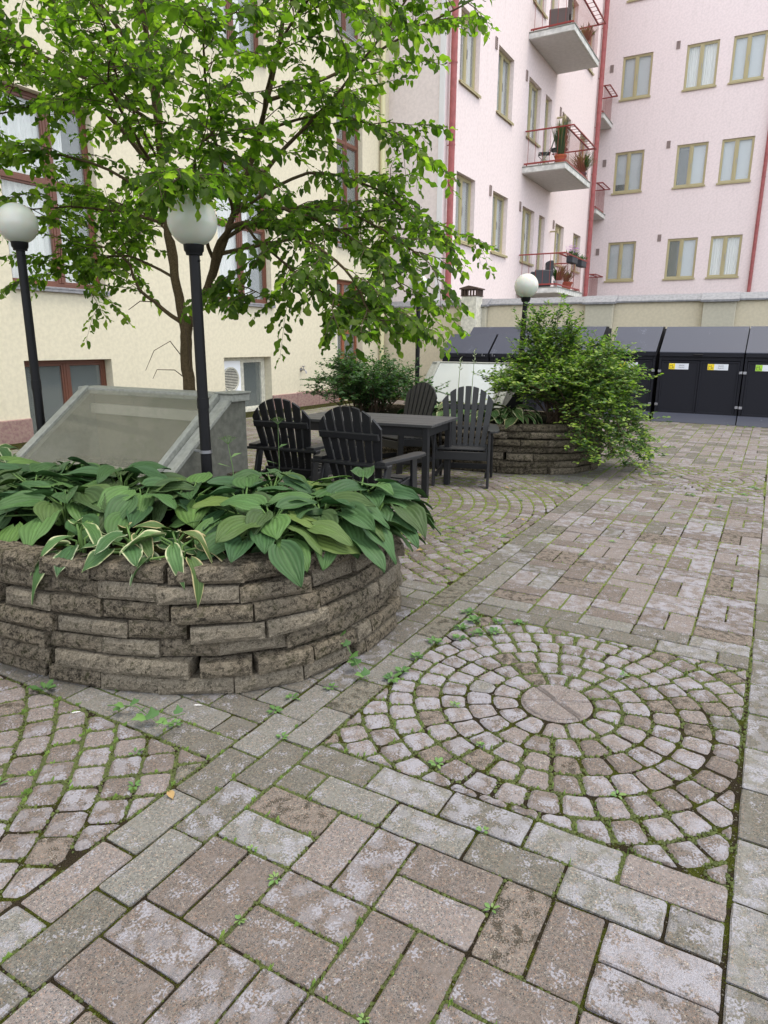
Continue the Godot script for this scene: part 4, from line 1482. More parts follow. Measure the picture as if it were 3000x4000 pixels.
func weeds() -> void:
	rng.seed = 4242
	for k in 3:
		kinds.append(small_leaf([0.5, 0.42, 0.6][k], 0.03, 0.12, [0.15, 0.3, 0.08][k]))
	for c in [Color(0.095, 0.19, 0.05), Color(0.13, 0.24, 0.065), Color(0.07, 0.15, 0.045), Color(0.18, 0.27, 0.08)]:
		var m: StandardMaterial3D = M.weed.duplicate()
		m.albedo_color = c.linear_to_srgb()
		greens.append(m)
	var g := "weeds rooted in the paving joints"
	# big rosette by the left court, clumps along the edge of the circle, single ones between
	weed("weed", -2.62, 1.62, 0.085, 11, "largest broad-leaved rosette, at the corner of the left cobbled court", "", [0, 2], 0.5)
	var spots := [[-1.36, 2.47, 0.07], [-1.33, 2.55, 0.06], [-1.36, 2.72, 0.055], [-1.36, 2.92, 0.06], [-1.25, 3.02, 0.055], [-1.30, 3.14, 0.06], [-1.20, 3.13, 0.065], [-1.13, 3.2, 0.055], [-1.27, 3.28, 0.07], [-1.16, 3.33, 0.05], [-1.35, 3.37, 0.06], [-1.05, 3.36, 0.05]]
	for s in spots:
		weed("weed", s[0], s[1], s[2], 9 + rng.randi() % 6, "leafy green weed crowding the far left rim of the cobbled circle", g, [0, 2, 1], 0.4)
	for s in [[-1.68, 2.1, 0.05], [-1.55, 2.22, 0.05], [-1.64, 1.98, 0.05], [-1.49, 1.84, 0.04], [-1.95, 1.70, 0.045]]:
		weed("weed", s[0], s[1], s[2], 7 + rng.randi() % 3, "small weed in the grey border at the foot of the near planter", g, [0, 1], 0.3)
	for s in [[-0.90, 1.99, 0.045], [-0.28, 2.13, 0.038], [-0.62, 1.745, 0.034], [-1.02, 2.42, 0.036], [-0.44, 3.05, 0.033], [-0.8, 2.2, 0.026]]:
		weed("weed", s[0], s[1], s[2], 6 + rng.randi() % 5, "single small weed between cobbles of the near circle", g, [1, 0, 3], 0.3)
	for s in [[-1.062, 1.26, 0.036], [-1.06, 1.10, 0.026], [-0.484, 1.47, 0.03], [-0.63, 1.03, 0.022], [-0.2, 1.22, 0.03], [-1.20, 1.315, 0.026]]:
		weed("weed", s[0], s[1], s[2], 5 + rng.randi() % 3, "seedling in a mossy joint of the near basketweave paving", g, [1, 3], 0.3)
	for s in [[-2.15, 1.12, 0.045], [-1.77, 1.33, 0.04], [-2.0, 0.98, 0.04], [-1.9, 1.48, 0.04]]:
		weed("weed", s[0], s[1], s[2], 6, "seedling between the cobbles of the left court", g, [1, 0], 0.3)
	for k in 18:
		weed("weed", rr(-2.6, -1.7), rr(3.9, 6.9), rr(0.035, 0.06), 6 + rng.randi() % 5, "weed scattered on the mossy cobbles beside the table", g, [1, 3, 0], 0.25)
	for k in 22:
		weed("weed", rr(-2.4, 0.05), rr(7.0, 9.2), rr(0.04, 0.075), 6 + rng.randi() % 5, "weed on the paving round the far circle", g, [1, 3, 0], 0.25)
	for k in 8:
		weed("weed", rr(-1.3, 0.05), rr(3.8, 7.0), rr(0.025, 0.045), 5 + rng.randi() % 3, "weed in a joint of the middle basketweave paving", g, [1, 3], 0.25)
	for k in 10:
		weed("weed", rr(-1.9, 0.2), rr(14.3, 14.62), rr(0.05, 0.09), 7, "weed along the foot of the waste shelters", g, [1, 3], 0.4)

func ivy_leaf() -> ArrayMesh:
	var mb := MB.new()
	var o := [Vector2(0, 0), Vector2(0.42, -0.05), Vector2(0.5, -0.42), Vector2(0.28, -0.5), Vector2(0, -1.0), Vector2(-0.28, -0.5), Vector2(-0.5, -0.42), Vector2(-0.42, -0.05)]
	for i in o.size():
		var a: Vector2 = o[i]
		var b: Vector2 = o[(i + 1) % o.size()]
		mb.trio(Vector3(0, 0.05, -0.35), Vector3(a.x, 0.0, a.y), Vector3(b.x, 0, b.y), Vector3.UP)
	return mb.mesh(true)

func vine(a: float, b: float, label: String, pts: Array, size: float) -> void:
	var t := thing("ivy", label, "ivy", V(a, 0, b))
	var st := MB.new()
	st.col = Color(0.12, 0.2, 0.07)
	st.tube(pts, [0.003, 0.0025, 0.002, 0.0015].slice(0, pts.size()), 5, false)
	obj("stem", st, M.weed, t, Transform3D.IDENTITY, true)
	var lm := ivy_leaf()
	for i in 9:
		var p := bez(pts, 0.12 + i * 0.098)
		var an := i * 2.1
		var d := Vector3(cos(an), rr(0.0, 0.6), sin(an) + 0.5).normalized()
		put("leaf", lm, greens[[0, 1, 2][i % 3]], t, Transform3D(lf_basis(d, Vector3(0, 1, 0.5), 0.0).scaled(Vector3.ONE * size * rr(0.7, 1.15)), p + d * 0.01))

func moss() -> void:
	rng.seed = 77
	var f := FastNoiseLite.new()
	f.frequency = 0.8
	f.seed = 12
	f.fractal_octaves = 3
	var xfs := []
	var cs := []
	var gx := []
	var gc := []
	for e in edges:
		var p: Vector2 = e[0]
		var q: Vector2 = e[1]
		var mid := (p + q) / 2
		var b := -mid.y
		if b < 0.3 or b > 14.6 or mid.x > 0.4:
			continue
		var dist := mid.length()
		var dn := q - p
		var l := dn.length()
		if l < 0.01:
			continue
		dn /= l
		var nr := Vector2(dn.y, -dn.x)
		# moss is thick in the left court's far corner, the table court and beyond; thin close by
		var m := f.get_noise_2d(mid.x * 1.3, mid.y * 1.3) * 0.9 + 0.10
		if mid.x < -1.6 and b < 1.75: m += smooth(0.75, 1.35, b) * 0.75 - 0.15
		elif mid.x < -1.6 and b > 3.4: m += 0.38
		elif b > 1.85 and b < 3.45: m += 0.14 + (0.2 if b > 2.6 else 0.0)
		elif b > 3.4: m += 0.12 + (0.2 if b > 6.8 else 0.0)
		if m < -0.05:
			continue
		var n := int(l * clampf(m + 0.1, 0.0, 0.9) * (460.0 if dist < 2.6 else 300.0 if dist < 5.0 else 150.0))
		for k in n:
			var c := p + dn * l * rng.randf() + nr * rr(-0.0045, 0.0055)
			if f.get_noise_2d(c.x * 9.0, c.y * 9.0) + m * 0.8 < 0.02:
				continue
			var s := rr(0.003, 0.0065) * (1.0 if dist < 5.0 else 1.8)
			var bs := Basis(Vector3.UP, rr(0, TAU)).scaled(Vector3(s, s * rr(0.5, 1.0), s))
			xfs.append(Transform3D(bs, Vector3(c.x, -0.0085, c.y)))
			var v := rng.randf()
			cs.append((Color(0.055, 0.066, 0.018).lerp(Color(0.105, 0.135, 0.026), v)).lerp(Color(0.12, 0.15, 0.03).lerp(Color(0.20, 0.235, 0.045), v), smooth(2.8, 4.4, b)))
			if rng.randf() < 0.013 and m > 0.3:
				for h in 4:
					var up := Vector3(rr(-0.6, 0.6), 1, rr(-0.6, 0.6)).normalized()
					gx.append(Transform3D(lf_basis(up, Vector3.RIGHT, rr(0, TAU)).scaled(Vector3(0.004, 0.02, rr(0.014, 0.035))), Vector3(c.x, -0.008, c.y)))
					gc.append(Color(0.14, 0.24, 0.05).lerp(Color(0.24, 0.34, 0.07), rng.randf()))
	var mb := MB.new()          # a little cushion of points
	for k in 5:
		var a := TAU * k / 5
		var b2 := TAU * (k + 1) / 5
		mb.trio(Vector3(0, 1.3, 0), Vector3(cos(a), 0.25, sin(a)), Vector3(cos(b2), 0.25, sin(b2)), Vector3.UP)
		mb.trio(Vector3(cos(a), 0.25, sin(a)), Vector3(cos(b2), 0.25, sin(b2)), Vector3(cos((a + b2) / 2) * 1.1, -0.6, sin((a + b2) / 2) * 1.1), Vector3(cos((a + b2) / 2), 0.1, sin((a + b2) / 2)))
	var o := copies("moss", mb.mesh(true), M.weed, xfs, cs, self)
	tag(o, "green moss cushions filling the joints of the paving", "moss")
	var gb := MB.new()
	gb.trio(Vector3(-0.5, 0, 0), Vector3(0.5, 0, 0), Vector3(0, 0, -1), Vector3.UP)
	o = copies("grass", gb.mesh(true), M.weed, gx, gc, self)
	tag(o, "thin grass blades sprouting from the mossy paving joints", "grass")
	print("moss ", xfs.size(), " grass ", gx.size())

# ---------------------------------------------------------------- houses
# wall in local x/y at z = 0 facing +z, with openings that have reveals
func wall_mesh(x0: float, x1: float, y0: float, y1: float, holes: Array, depth: float) -> MB:
	var mb := MB.new()
	var xs := [x0, x1]
	var ys := [y0, y1]
	for h in holes:
		for v in [h[0], h[0] + h[2]]:
			if not xs.has(v): xs.append(v)
		for v in [h[1], h[1] + h[3]]:
			if not ys.has(v): ys.append(v)
	xs.sort(); ys.sort()
	for i in xs.size() - 1:
		for j in ys.size() - 1:
			var cx: float = (xs[i] + xs[i + 1]) / 2
			var cy: float = (ys[j] + ys[j + 1]) / 2
			var hit := false
			for h in holes:
				if cx > h[0] and cx < h[0] + h[2] and cy > h[1] and cy < h[1] + h[3]:
					hit = true
			if not hit:
				mb.quado(Vector3(xs[i], ys[j], 0), Vector3(xs[i + 1], ys[j], 0), Vector3(xs[i + 1], ys[j + 1], 0), Vector3(xs[i], ys[j + 1], 0), Vector3(0, 0, 1))
	for h in holes:
		var a := Vector3(h[0], h[1], 0)
		var b := Vector3(h[0] + h[2], h[1], 0)
		var c := Vector3(h[0] + h[2], h[1] + h[3], 0)
		var d := Vector3(h[0], h[1] + h[3], 0)
		var k := Vector3(0, 0, -depth)
		mb.quado(a, b, b + k, a + k, Vector3.UP)
		mb.quado(d, c, c + k, d + k, Vector3.DOWN)
		mb.quado(a, d, d + k, a + k, Vector3.RIGHT)
		mb.quado(b, c, c + k, b + k, Vector3.LEFT)
	return mb

func blind_mesh(w: float, h: float, n: int) -> MB:
	var mb := MB.new()
	var s := h / n
	for i in n:
		var y := i * s
		mb.quado(Vector3(0, y, 0), Vector3(w, y, 0), Vector3(w, y + s * 0.94, 0.012), Vector3(0, y + s * 0.94, 0.012), Vector3(0, 0.2, 1))
	return mb

func curtain_mesh(w: float, h: float, folds: int, sd: int) -> MB:
	var mb := MB.new()
	var g := []
	var nu := folds * 6
	for i in nu + 1:
		for j in 2:
			g.append(Vector3(w * i / nu, h * (1 - j), sin(TAU * folds * i / float(nu) + sin(i * 0.7 + sd) * 0.8) * 0.025))
	mb.sheet(g, nu, 1)
	return mb

# opening at x, y (lower left) of w by h; fr = frame material; cols = fractions of the sashes; fill: per sash "blind", "curtain", "sheer", "dark", "panel"
func window(parent: Node, wall: Transform3D, x: float, y: float, w: float, h: float, depth: float, fr: Material, cols: Array, fill: Array, sill: Material, transom := 0.0, fw := 0.055, handle := true) -> void:
	var xf := wall * Transform3D(Basis.IDENTITY, Vector3(x, y, -depth))
	var fm := MB.new()
	var T := 0.07
	fm.box(Vector3(0.002, 0.002, 0), Vector3(fw, h - 0.002, T), 0.004)
	fm.box(Vector3(w - fw, 0.002, 0), Vector3(w - 0.002, h - 0.002, T), 0.004)
	fm.box(Vector3(fw, 0.002, 0), Vector3(w - fw, fw * 1.2, T - 0.002), 0.004)
	fm.box(Vector3(fw, h - fw, 0), Vector3(w - fw, h - 0.002, T - 0.002), 0.004)
	var o := obj("window", fm, fr, parent, xf)
	var room := MB.new()
	room.box(Vector3(0.003, 0.003, -0.9), Vector3(w - 0.003, h - 0.003, -0.03))
	# open towards the pane: five sides only
	var rm := MB.new()
	for q in [[Vector3(0.003, 0.003, -0.9), Vector3(w, 0.003, -0.9), Vector3(w, h, -0.9), Vector3(0.003, h, -0.9), Vector3(0, 0, 1)], [Vector3(0.003, 0.003, -0.9), Vector3(0.003, h, -0.9), Vector3(0.003, h, 0), Vector3(0.003, 0.003, 0), Vector3(1, 0, 0)], [Vector3(w - 0.003, 0.003, -0.9), Vector3(w - 0.003, h, -0.9), Vector3(w - 0.003, h, 0), Vector3(w - 0.003, 0.003, 0), Vector3(-1, 0, 0)], [Vector3(0, 0.003, -0.9), Vector3(w, 0.003, -0.9), Vector3(w, 0.003, 0), Vector3(0, 0.003, 0), Vector3(0, 1, 0)], [Vector3(0, h - 0.003, -0.9), Vector3(w, h - 0.003, -0.9), Vector3(w, h - 0.003, 0), Vector3(0, h - 0.003, 0), Vector3(0, -1, 0)]]:
		rm.quado(q[0], q[1], q[2], q[3], q[4])
	obj("room", rm, M.room, o)
	var inner := w - 2 * fw
	var at := fw
	var bars := MB.new()
	var tops := [h] if transom <= 0.0 else [transom, h]
	if transom > 0.0:
		bars.box(Vector3(fw, transom - fw * 0.6, 0.002), Vector3(w - fw, transom + fw * 0.6, T + 0.006), 0.004)
	for k in cols.size():
		var cw: float = inner * cols[k]
		if k > 0:
			bars.box(Vector3(at - fw * 0.8, fw * 1.2, 0.001), Vector3(at + fw * 0.8, h - fw, T + 0.003), 0.005)
			bars.box(Vector3(at - 0.006, fw * 1.2, T), Vector3(at + 0.006, h - fw, T + 0.012), 0.002)
		var lo := fw
		for tp in tops:
			var top: float = tp
			var pm := MB.new()
			pm.box(Vector3(at + 0.008, lo + 0.004, 0.028), Vector3(at + cw - 0.008, top - 0.01, 0.034))
			obj("pane", pm, M.glass, o)
			# sash round the pane
			var sm := MB.new()
			var s := fw * 0.62
			var x0 := at + (fw * 0.72 if k > 0 else -0.004)
			var x1 := at + cw - (fw * 0.72 if k < cols.size() - 1 else -0.004)
			var y1 := top - (fw if is_equal_approx(top, h) else fw * 0.5)
			sm.box(Vector3(x0, lo, 0.004), Vector3(x0 + s, y1, T - 0.01), 0.004)
			sm.box(Vector3(x1 - s, lo, 0.004), Vector3(x1, y1, T - 0.01), 0.004)
			sm.box(Vector3(x0 + s, lo, 0.005), Vector3(x1 - s, lo + s, T - 0.012), 0.004)
			sm.box(Vector3(x0 + s, y1 - s, 0.005), Vector3(x1 - s, y1, T - 0.012), 0.004)
			obj("sash", sm, fr, o)
			lo = top + fw * 0.4
		var kind: String = fill[k % fill.size()]
		var fx := Transform3D(Basis.IDENTITY, Vector3(at, fw, -0.07))
		if kind == "blind":
			obj("blind", blind_mesh(cw, h - fw * 2, 38), M.blind, o, fx)
		elif kind == "half":
			obj("blind", blind_mesh(cw, (h - fw * 2) * 0.8, 30), M.blind, o, Transform3D(Basis.IDENTITY, Vector3(at, fw + (h - fw * 2) * 0.2, -0.07)))
		elif kind == "curtain":
			obj("curtain", curtain_mesh(cw, h - fw * 2, maxi(3, int(cw / 0.09)), k), M.curtain, o, fx)
		elif kind == "sheer":
			obj("curtain", curtain_mesh(cw * 0.55, h - fw * 2, 4, k), M.curtain, o, fx)
		at += cw
	if bars.size():
		obj("mullion", bars, fr, o)
	if handle and cols.size() > 1:
		var hm := MB.new()
		var hx: float = fw + inner * cols[0] + 0.035
		hm.box(Vector3(hx, h * 0.42, T + 0.004), Vector3(hx + 0.02, h * 0.55, T + 0.03), 0.004)
		obj("handle", hm, M.steel, o)
	if sill:
		var sm := MB.new()
		sm.box(Vector3(-0.05, -0.035, 0.05), Vector3(w + 0.05, 0.0, depth + 0.07), 0.006)
		sm.box(Vector3(-0.05, -0.075, depth + 0.05), Vector3(w + 0.05, -0.036, depth + 0.066), 0.004)
		obj("sill", sm, sill, o)

func vent(parent: Node, wall: Transform3D, x: float, y: float) -> void:
	var mb := MB.new()
	mb.box(Vector3(0, 0, 0.002), Vector3(0.16, 0.02, 0.03), 0.003)
	mb.box(Vector3(0, 0.28, 0.002), Vector3(0.16, 0.30, 0.03), 0.003)
	mb.box(Vector3(0, 0.02, 0.002), Vector3(0.02, 0.28, 0.03), 0.003)
	mb.box(Vector3(0.14, 0.02, 0.002), Vector3(0.16, 0.28, 0.03), 0.003)
	for k in 5:
		mb.box(Vector3(0.02, 0.035 + k * 0.05, 0.004), Vector3(0.14, 0.06 + k * 0.05, 0.022), 0.002)
	mb.quado(Vector3(0.02, 0.02, 0.003), Vector3(0.14, 0.02, 0.003), Vector3(0.14, 0.28, 0.003), Vector3(0.02, 0.28, 0.003), Vector3(0, 0, 1))
	obj("vent", mb, M.vent, parent, wall * Transform3D(Basis.IDENTITY, Vector3(x, y, 0)))

func pipe(parent: Node, a: Vector3, b: Vector3, r: float, m: Material, out: Vector3) -> void:
	var mb := MB.new()
	mb.tube([a, b], [r, r], 14)
	var n := int((b.y - a.y) / 1.9)
	for k in n:
		var y := a.y + 0.7 + k * 1.9
		mb.tube([Vector3(a.x, y, a.z), Vector3(a.x, y + 0.035, a.z)], [r + 0.008, r + 0.008], 14)
		mb.bar(Vector3(a.x, y + 0.017, a.z), Vector3(a.x, y + 0.017, a.z) - out * (r + 0.07), 0.02, 0.02)
	obj("drainpipe", mb, m, parent)

func closed_block(parent: Node, called: String, lo: Vector3, hi: Vector3, m: Material, open_x := true) -> void:
	# back, ends and roof behind a facade, leaving the facade side open (its wall is a part of its own)
	var mb := MB.new()
	mb.quado(Vector3(lo.x, hi.y, lo.z), Vector3(hi.x, hi.y, lo.z), Vector3(hi.x, hi.y, hi.z), Vector3(lo.x, hi.y, hi.z), Vector3.UP)
	mb.quado(Vector3(lo.x, lo.y, lo.z), Vector3(lo.x, hi.y, lo.z), Vector3(lo.x, hi.y, hi.z), Vector3(lo.x, lo.y, hi.z), Vector3.LEFT)
	mb.quado(Vector3(lo.x, lo.y, lo.z), Vector3(hi.x, lo.y, lo.z), Vector3(hi.x, hi.y, lo.z), Vector3(lo.x, hi.y, lo.z), Vector3.FORWARD)
	if open_x:
		mb.quado(Vector3(lo.x, lo.y, hi.z), Vector3(hi.x, lo.y, hi.z), Vector3(hi.x, hi.y, hi.z), Vector3(lo.x, hi.y, hi.z), Vector3.BACK)
	else:
		mb.quado(Vector3(hi.x, lo.y, lo.z), Vector3(hi.x, lo.y, hi.z), Vector3(hi.x, hi.y, hi.z), Vector3(hi.x, hi.y, lo.z), Vector3.RIGHT)
	obj(called, mb, m, parent)

func cream_house() -> void:
	rng.seed = 11
	var X := -9.85
	var t := thing("apartment_building", "cream rendered apartment building with brown framed windows and pink granite base", "building")
	var W := Transform3D(Basis(Vector3(0, 0, -1), Vector3.UP, Vector3(1, 0, 0)), Vector3(X, 0, 0))
	var holes := []
	for b in [2.0, 6.34, 10.7]:
		holes.append([b, 2.30, 1.62, 2.72])
		holes.append([b, 7.02, 1.62, 2.6])
		holes.append([b, 11.6, 1.62, 2.4])
	for b in [2.0, 6.36]:
		holes.append([b, -0.1, 1.58, 1.30])
	holes.append([10.7, -0.02, 1.52, 1.20])
	holes.append([14.92, 0.0, 1.25, 3.05])
	holes.append([14.98, 3.88, 1.2, 3.5])
	holes.append([14.98, 8.6, 1.2, 3.5])
	obj("wall", wall_mesh(-6, 17.6, -0.3, 15.5, holes, 0.30), M.cream, t, W)
	closed_block(t, "roof", Vector3(X - 9, -0.3, -17.6), Vector3(X, 15.5, 6), M.cream)
	for f in [2.30, 7.02, 11.6]:
		for b in [2.0, 6.34, 10.7]:
			window(t, W, b, f, 1.62, holes[0][3] if f < 3 else (2.6 if f < 10 else 2.4), 0.20, M.brown, [0.56, 0.44] if b < 10 else [0.5, 0.5], ["curtain", "sheer"], M.coping, 1.52 if f < 3 else 1.7, 0.062, false)
	for b in [2.0, 6.36]:
		window(t, W, b, -0.1, 1.58, 1.30, 0.24, M.brown, [0.52, 0.48], ["none", "none"], null, 0.0, 0.06, false)
	# white cellar window: fan panel and dark pane
	window(t, W, 10.7, -0.02, 1.52, 1.20, 0.26, M.white_paint, [0.47, 0.53], ["none", "none"], M.white_paint, 0.0, 0.075, false)
	var fan := MB.new()
	fan.box(Vector3(10.79, 0.08, -0.21), Vector3(11.40, 1.10, -0.185), 0.004)
	obj("fan_panel", fan, M.paper, t, W)
	var gr := MB.new()
	var cx := 11.07
	var cy := 0.72
	for k in 14:
		var yy := cy - 0.215 + k * 0.033
		var hw := sqrt(maxf(0.0, 0.235 * 0.235 - pow(yy - cy, 2)))
		if hw > 0.03:
			gr.box(Vector3(cx - hw, yy - 0.008, -0.182), Vector3(cx + hw, yy + 0.008, -0.165), 0.002)
	var ringp := []
	for k in 33:
		ringp.append(Vector3(cx + cos(TAU * k / 32) * 0.245, cy + sin(TAU * k / 32) * 0.245, -0.172))
	var rad := []
	for k in 33:
		rad.append(0.016)
	gr.tube(ringp, rad, 6, false)
	obj("fan_grille", gr, M.white_paint, t, W)
	var gd := MB.new()
	var disc := PackedVector2Array()
	for k in 24:
		disc.append(Vector2(cx + cos(TAU * k / 24) * 0.24, cy + sin(TAU * k / 24) * 0.24))
	gd.plate(disc, -0.184, -0.179)
	obj("fan_opening", gd, M.black_metal, t, W)
	# street door: brown frame, three panes, notice behind the glass
	var dm := MB.new()
	for s in [[0.0, 0.0, 0.09, 3.05], [1.16, 0.0, 0.09, 3.05], [0.09, 2.96, 1.07, 0.09], [0.09, 0.0, 1.07, 0.22], [0.52, 0.22, 0.11, 2.74], [0.09, 1.02, 0.43, 0.09], [0.09, 1.72, 0.43, 0.09], [0.63, 1.02, 0.53, 0.09], [0.63, 1.72, 0.53, 0.09], [0.09, 2.42, 1.07, 0.10]]:
		dm.box(Vector3(14.92 + s[0] + 0.002, s[1], -0.26), Vector3(14.92 + s[0] + s[2] - 0.002, s[1] + s[3], -0.19), 0.004)
	var door := obj("door", dm, M.door, t, W)
	var pm := MB.new()
	pm.box(Vector3(14.97, 0.1, -0.232), Vector3(16.12, 3.0, -0.226))
	obj("pane", pm, M.glass, door)
	var rm := MB.new()
	rm.box(Vector3(14.93, 0.02, -1.2), Vector3(16.16, 3.04, -1.15))
	rm.box(Vector3(14.9, 0.02, -1.15), Vector3(14.925, 3.04, -0.3))
	rm.box(Vector3(16.165, 0.02, -1.15), Vector3(16.19, 3.04, -0.3))
	rm.box(Vector3(14.93, 3.045, -1.15), Vector3(16.16, 3.07, -0.3))
	obj("hall", rm, M.room, door)
	var nm := MB.new()
	nm.box(Vector3(15.03, 1.13, -0.245), Vector3(15.30, 1.68, -0.240))
	obj("notice", nm, M.paper, door)
	window(t, W, 14.98, 3.88, 1.2, 3.5, 0.2, M.brown, [0.5, 0.5], ["sheer", "sheer"], M.coping, 2.4, 0.06, false)
	window(t, W, 14.98, 8.6, 1.2, 3.5, 0.2, M.brown, [0.5, 0.5], ["sheer", "sheer"], M.coping, 2.4, 0.06, false)
	# intercom, tap
	var im := MB.new()
	im.box(Vector3(14.62, 1.62, 0.002), Vector3(14.80, 2.14, 0.05), 0.012)
	var ic := obj("intercom", im, M.plastic, t, W)
	var bm := MB.new()
	for k in 7:
		bm.box(Vector3(14.66, 1.67 + k * 0.035, 0.051), Vector3(14.76, 1.69 + k * 0.035, 0.058), 0.003)
	obj("button", bm, M.paper, ic).set_meta("kind", "stuff")
	var tm := MB.new()
	tm.tube([Vector3(13.33, 0.86, 0.0), Vector3(13.33, 0.86, 0.10), Vector3(13.33, 0.82, 0.15), Vector3(13.33, 0.77, 0.155)], [0.018, 0.02, 0.016, 0.016], 10)
	tm.tube([Vector3(13.33, 0.86, 0.0), Vector3(13.33, 0.86, 0.012)], [0.045, 0.045], 14)
	tm.tube([Vector3(13.33, 0.88, 0.08), Vector3(13.33, 0.93, 0.08)], [0.01, 0.01], 8)
	tm.box(Vector3(13.28, 0.93, 0.06), Vector3(13.38, 0.95, 0.10), 0.006)
	obj("garden_tap", tm, M.steel, t, W)
	# granite base in blocks, left out where openings reach the ground
	var sp := [[-5.9, 2.0], [3.58, 6.36], [7.94, 10.7], [12.22, 14.92], [16.17, 17.5]]
	for s in sp:
		var n := maxi(1, int(round((s[1] - s[0]) / 1.05)))
		var st: float = (s[1] - s[0]) / n
		for k in n:
			var gm := MB.new()
			gm.box(Vector3(s[0] + k * st + 0.002, -0.1, -0.05), Vector3(s[0] + (k + 1) * st - 0.004, 0.33 + rr(-0.012, 0.012), 0.045 + rr(0, 0.006)), 0.01)
			obj("granite_block", gm, M.granite, t, W)
	pipe(t, Vector3(X + 0.10, 0.1, -17.05), Vector3(X + 0.10, 15.4, -17.05), 0.065, M.pipe_cream, Vector3(1, 0, 0))

func balcony(t: Node, W: Transform3D, b0: float, b1: float, y: float, d: float, shelf: bool) -> void:
	# local: x along the wall, y up, z outwards
	var sm := MB.new()
	sm.box(Vector3(b0, y, 0.0), Vector3(b1, y + 0.17, d), 0.01)
	var o := obj("balcony", sm, M.slab, t, W)
	var so := MB.new()
	so.box(Vector3(b0 + 0.05, y - 0.012, 0.01), Vector3(b1 - 0.05, y - 0.001, d - 0.06))
	obj("soffit", so, M.soffit, o)
	var fl := MB.new()
	fl.box(Vector3(b0 - 0.02, y + 0.171, 0.0), Vector3(b1 + 0.02, y + 0.20, d + 0.02), 0.004)
	obj("edge_flashing", fl, M.flashing, o)
	var top := y + 1.28
	var z := d - 0.08
	var x0 := b0 + 0.10
	var x1 := b1 - 0.10
	var rm := MB.new()
	for q in [[Vector3(x0, top, 0.02), Vector3(x0, top, z + (0.24 if shelf else 0.0))], [Vector3(x1, top, 0.02), Vector3(x1, top, z + (0.24 if shelf else 0.0))], [Vector3(x0, top, z), Vector3(x1, top, z)]]:
		rm.bar(q[0], q[1], 0.05, 0.04, 0.004)
	for q in [[Vector3(x0, y + 0.29, 0.02), Vector3(x0, y + 0.29, z)], [Vector3(x1, y + 0.29, 0.02), Vector3(x1, y + 0.29, z)], [Vector3(x0, y + 0.29, z), Vector3(x1, y + 0.29, z)]]:
		rm.bar(q[0], q[1], 0.025, 0.05, 0.003)
	if shelf:
		rm.bar(Vector3(x0, top, z + 0.24), Vector3(x1, top, z + 0.24), 0.04, 0.04, 0.004)
		var n := int((x1 - x0) / 0.3)
		for k in n:
			var x := lerpf(x0, x1, (k + 0.5) / n)
			rm.bar(Vector3(x, top - 0.012, z), Vector3(x, top - 0.012, z + 0.24), 0.016, 0.012)
	obj("rail", rm, M.rail_red, o)
	var pts := []
	var n1 := int((x1 - x0) / 0.125)
	for k in n1 + 1:
		pts.append(Vector3(lerpf(x0, x1, k / float(n1)), 0, z))
	var n2 := int((z - 0.1) / 0.235)
	for k in n2:
		for x in [x0, x1]:
			pts.append(Vector3(x, 0, lerpf(0.14, z, k / float(n2))))
	var bm := MB.new()
	bm.box(Vector3(-0.0055, y + 0.30, -0.0055), Vector3(0.0055, top - 0.01, 0.0055))
	var mesh := bm.mesh()
	for p in pts:
		put("baluster", mesh, M.rail_red, o, Transform3D(Basis.IDENTITY, p))
	var pm := MB.new()
	for x in [x0, x1]:
		pm.box(Vector3(x - 0.015, y + 0.20, z - 0.015), Vector3(x + 0.015, y + 0.31, z + 0.015))
		pm.box(Vector3(x - 0.015, y + 0.20, 0.10), Vector3(x + 0.015, y + 0.31, 0.13))
	obj("rail_feet", pm, M.rail_red, o)

